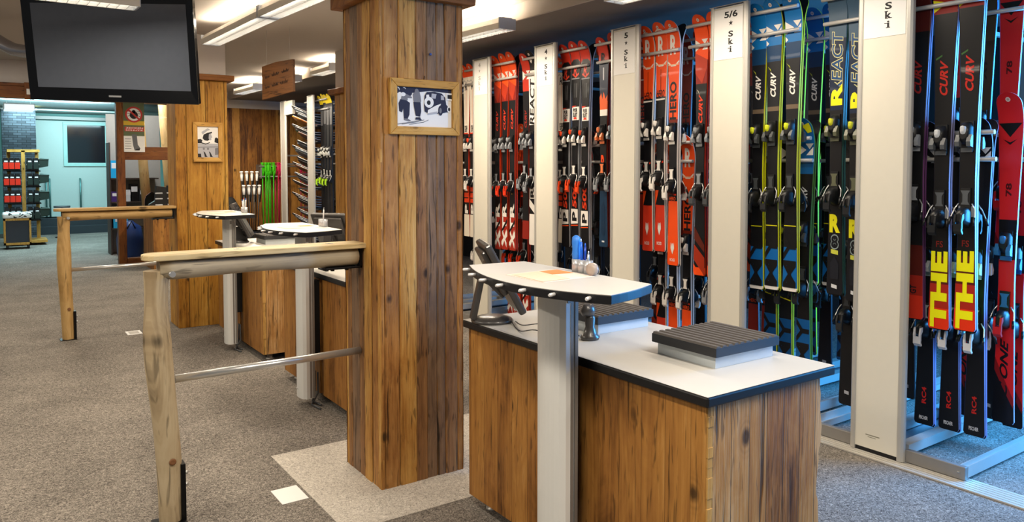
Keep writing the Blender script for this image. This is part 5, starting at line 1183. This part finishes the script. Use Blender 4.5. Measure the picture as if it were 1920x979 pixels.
# ------------------------------------------------------------------ light
def area(name, loc, rot, sx, sy, e, col):
    l = bpy.data.lights.new(name, 'AREA'); l.shape = 'RECTANGLE'; l.size = sx; l.size_y = sy; l.energy = e; l.color = col
    o = bpy.data.objects.new(name, l); COL.objects.link(o); o.location = loc; o.rotation_euler = rot; return o
def aim(o, tgt):
    d = Vector(tgt) - o.location; o.rotation_euler = d.to_track_quat('-Z', 'Y').to_euler()
WARM = (1.0, 0.88, 0.72)
area('unseen_lamp', (0.2, 11.3, 2.98), (0, 0, 1.5), 1.4, 0.2, 22, WARM)  # added lamp without a fitting, brightens the raised white wall
# assumed shop lamps behind and beside the camera: added lights, no fittings built
for x, y, e in ((0.3, 1.2, 60), (1.9, 0.6, 50), (-1.5, 3.6, 72), (-1.0, 8.0, 40), (0.4, 9.0, 22), (2.7, -0.6, 25)):
    area('unseen_lamp', (x, y, 2.66), (0, 0, 1.5), 1.4, 0.2, e, WARM)
w = area('assumed_aisle_light', (5.5, 0.75, 1.5), (0, 0, 0), 1.0, 1.8, 290, (0.06, 0.40, 1.0)); aim(w, (4.2, 2.2, 0.9))  # added blue area light, assumed source in the rack aisle; no window built
area('unseen_far_lamp', (1.2, 16.5, 2.95), (0, 0, 0), 2.5, 1.5, 210, (0.58, 0.92, 1.0)); area('unseen_far_lamp', (1.4, 18.8, 2.6), (0.7, 0, 0), 2.0, .4, 50, (0.58, 0.92, 1.0))  # added cool lights for the far room, assumed lamps without fittings
area('unseen_far_lamp', (2.1, 13.75, 2.95), (0, 0, 0), .8, .8, 60, (0.9, 0.97, 1.0))  # added lamp without a fitting, brightens the wares behind the glass
wd = bpy.data.worlds.new('World'); S.world = wd; wd.use_nodes = True
wd.node_tree.nodes['Background'].inputs[0].default_value = (0.95, 0.97, 1.0, 1); wd.node_tree.nodes['Background'].inputs[1].default_value = 0.10

# ------------------------------------------------------------------ camera
cam = bpy.data.cameras.new('Camera'); co = bpy.data.objects.new('Camera', cam); COL.objects.link(co); S.camera = co
F_ = 1430.0; cam.sensor_fit = 'HORIZONTAL'; cam.sensor_width = 36.0; cam.lens = 36.0 * F_ / 1920.0
pitch = math.atan(64 / 1430.0)
co.location = (0, 0, 1.5); co.rotation_euler = (PI / 2 - pitch, 0, -math.radians(34.7))
cam.shift_x = 0.0; cam.shift_y = -(979 / 2 - 376) / 1920.0
cam.clip_start = 0.05; cam.clip_end = 100
S.view_settings.view_transform = 'Standard'; S.view_settings.look = 'None'; S.view_settings.exposure = 0.0; S.view_settings.gamma = 1.0
S.view_settings.use_curve_mapping = False
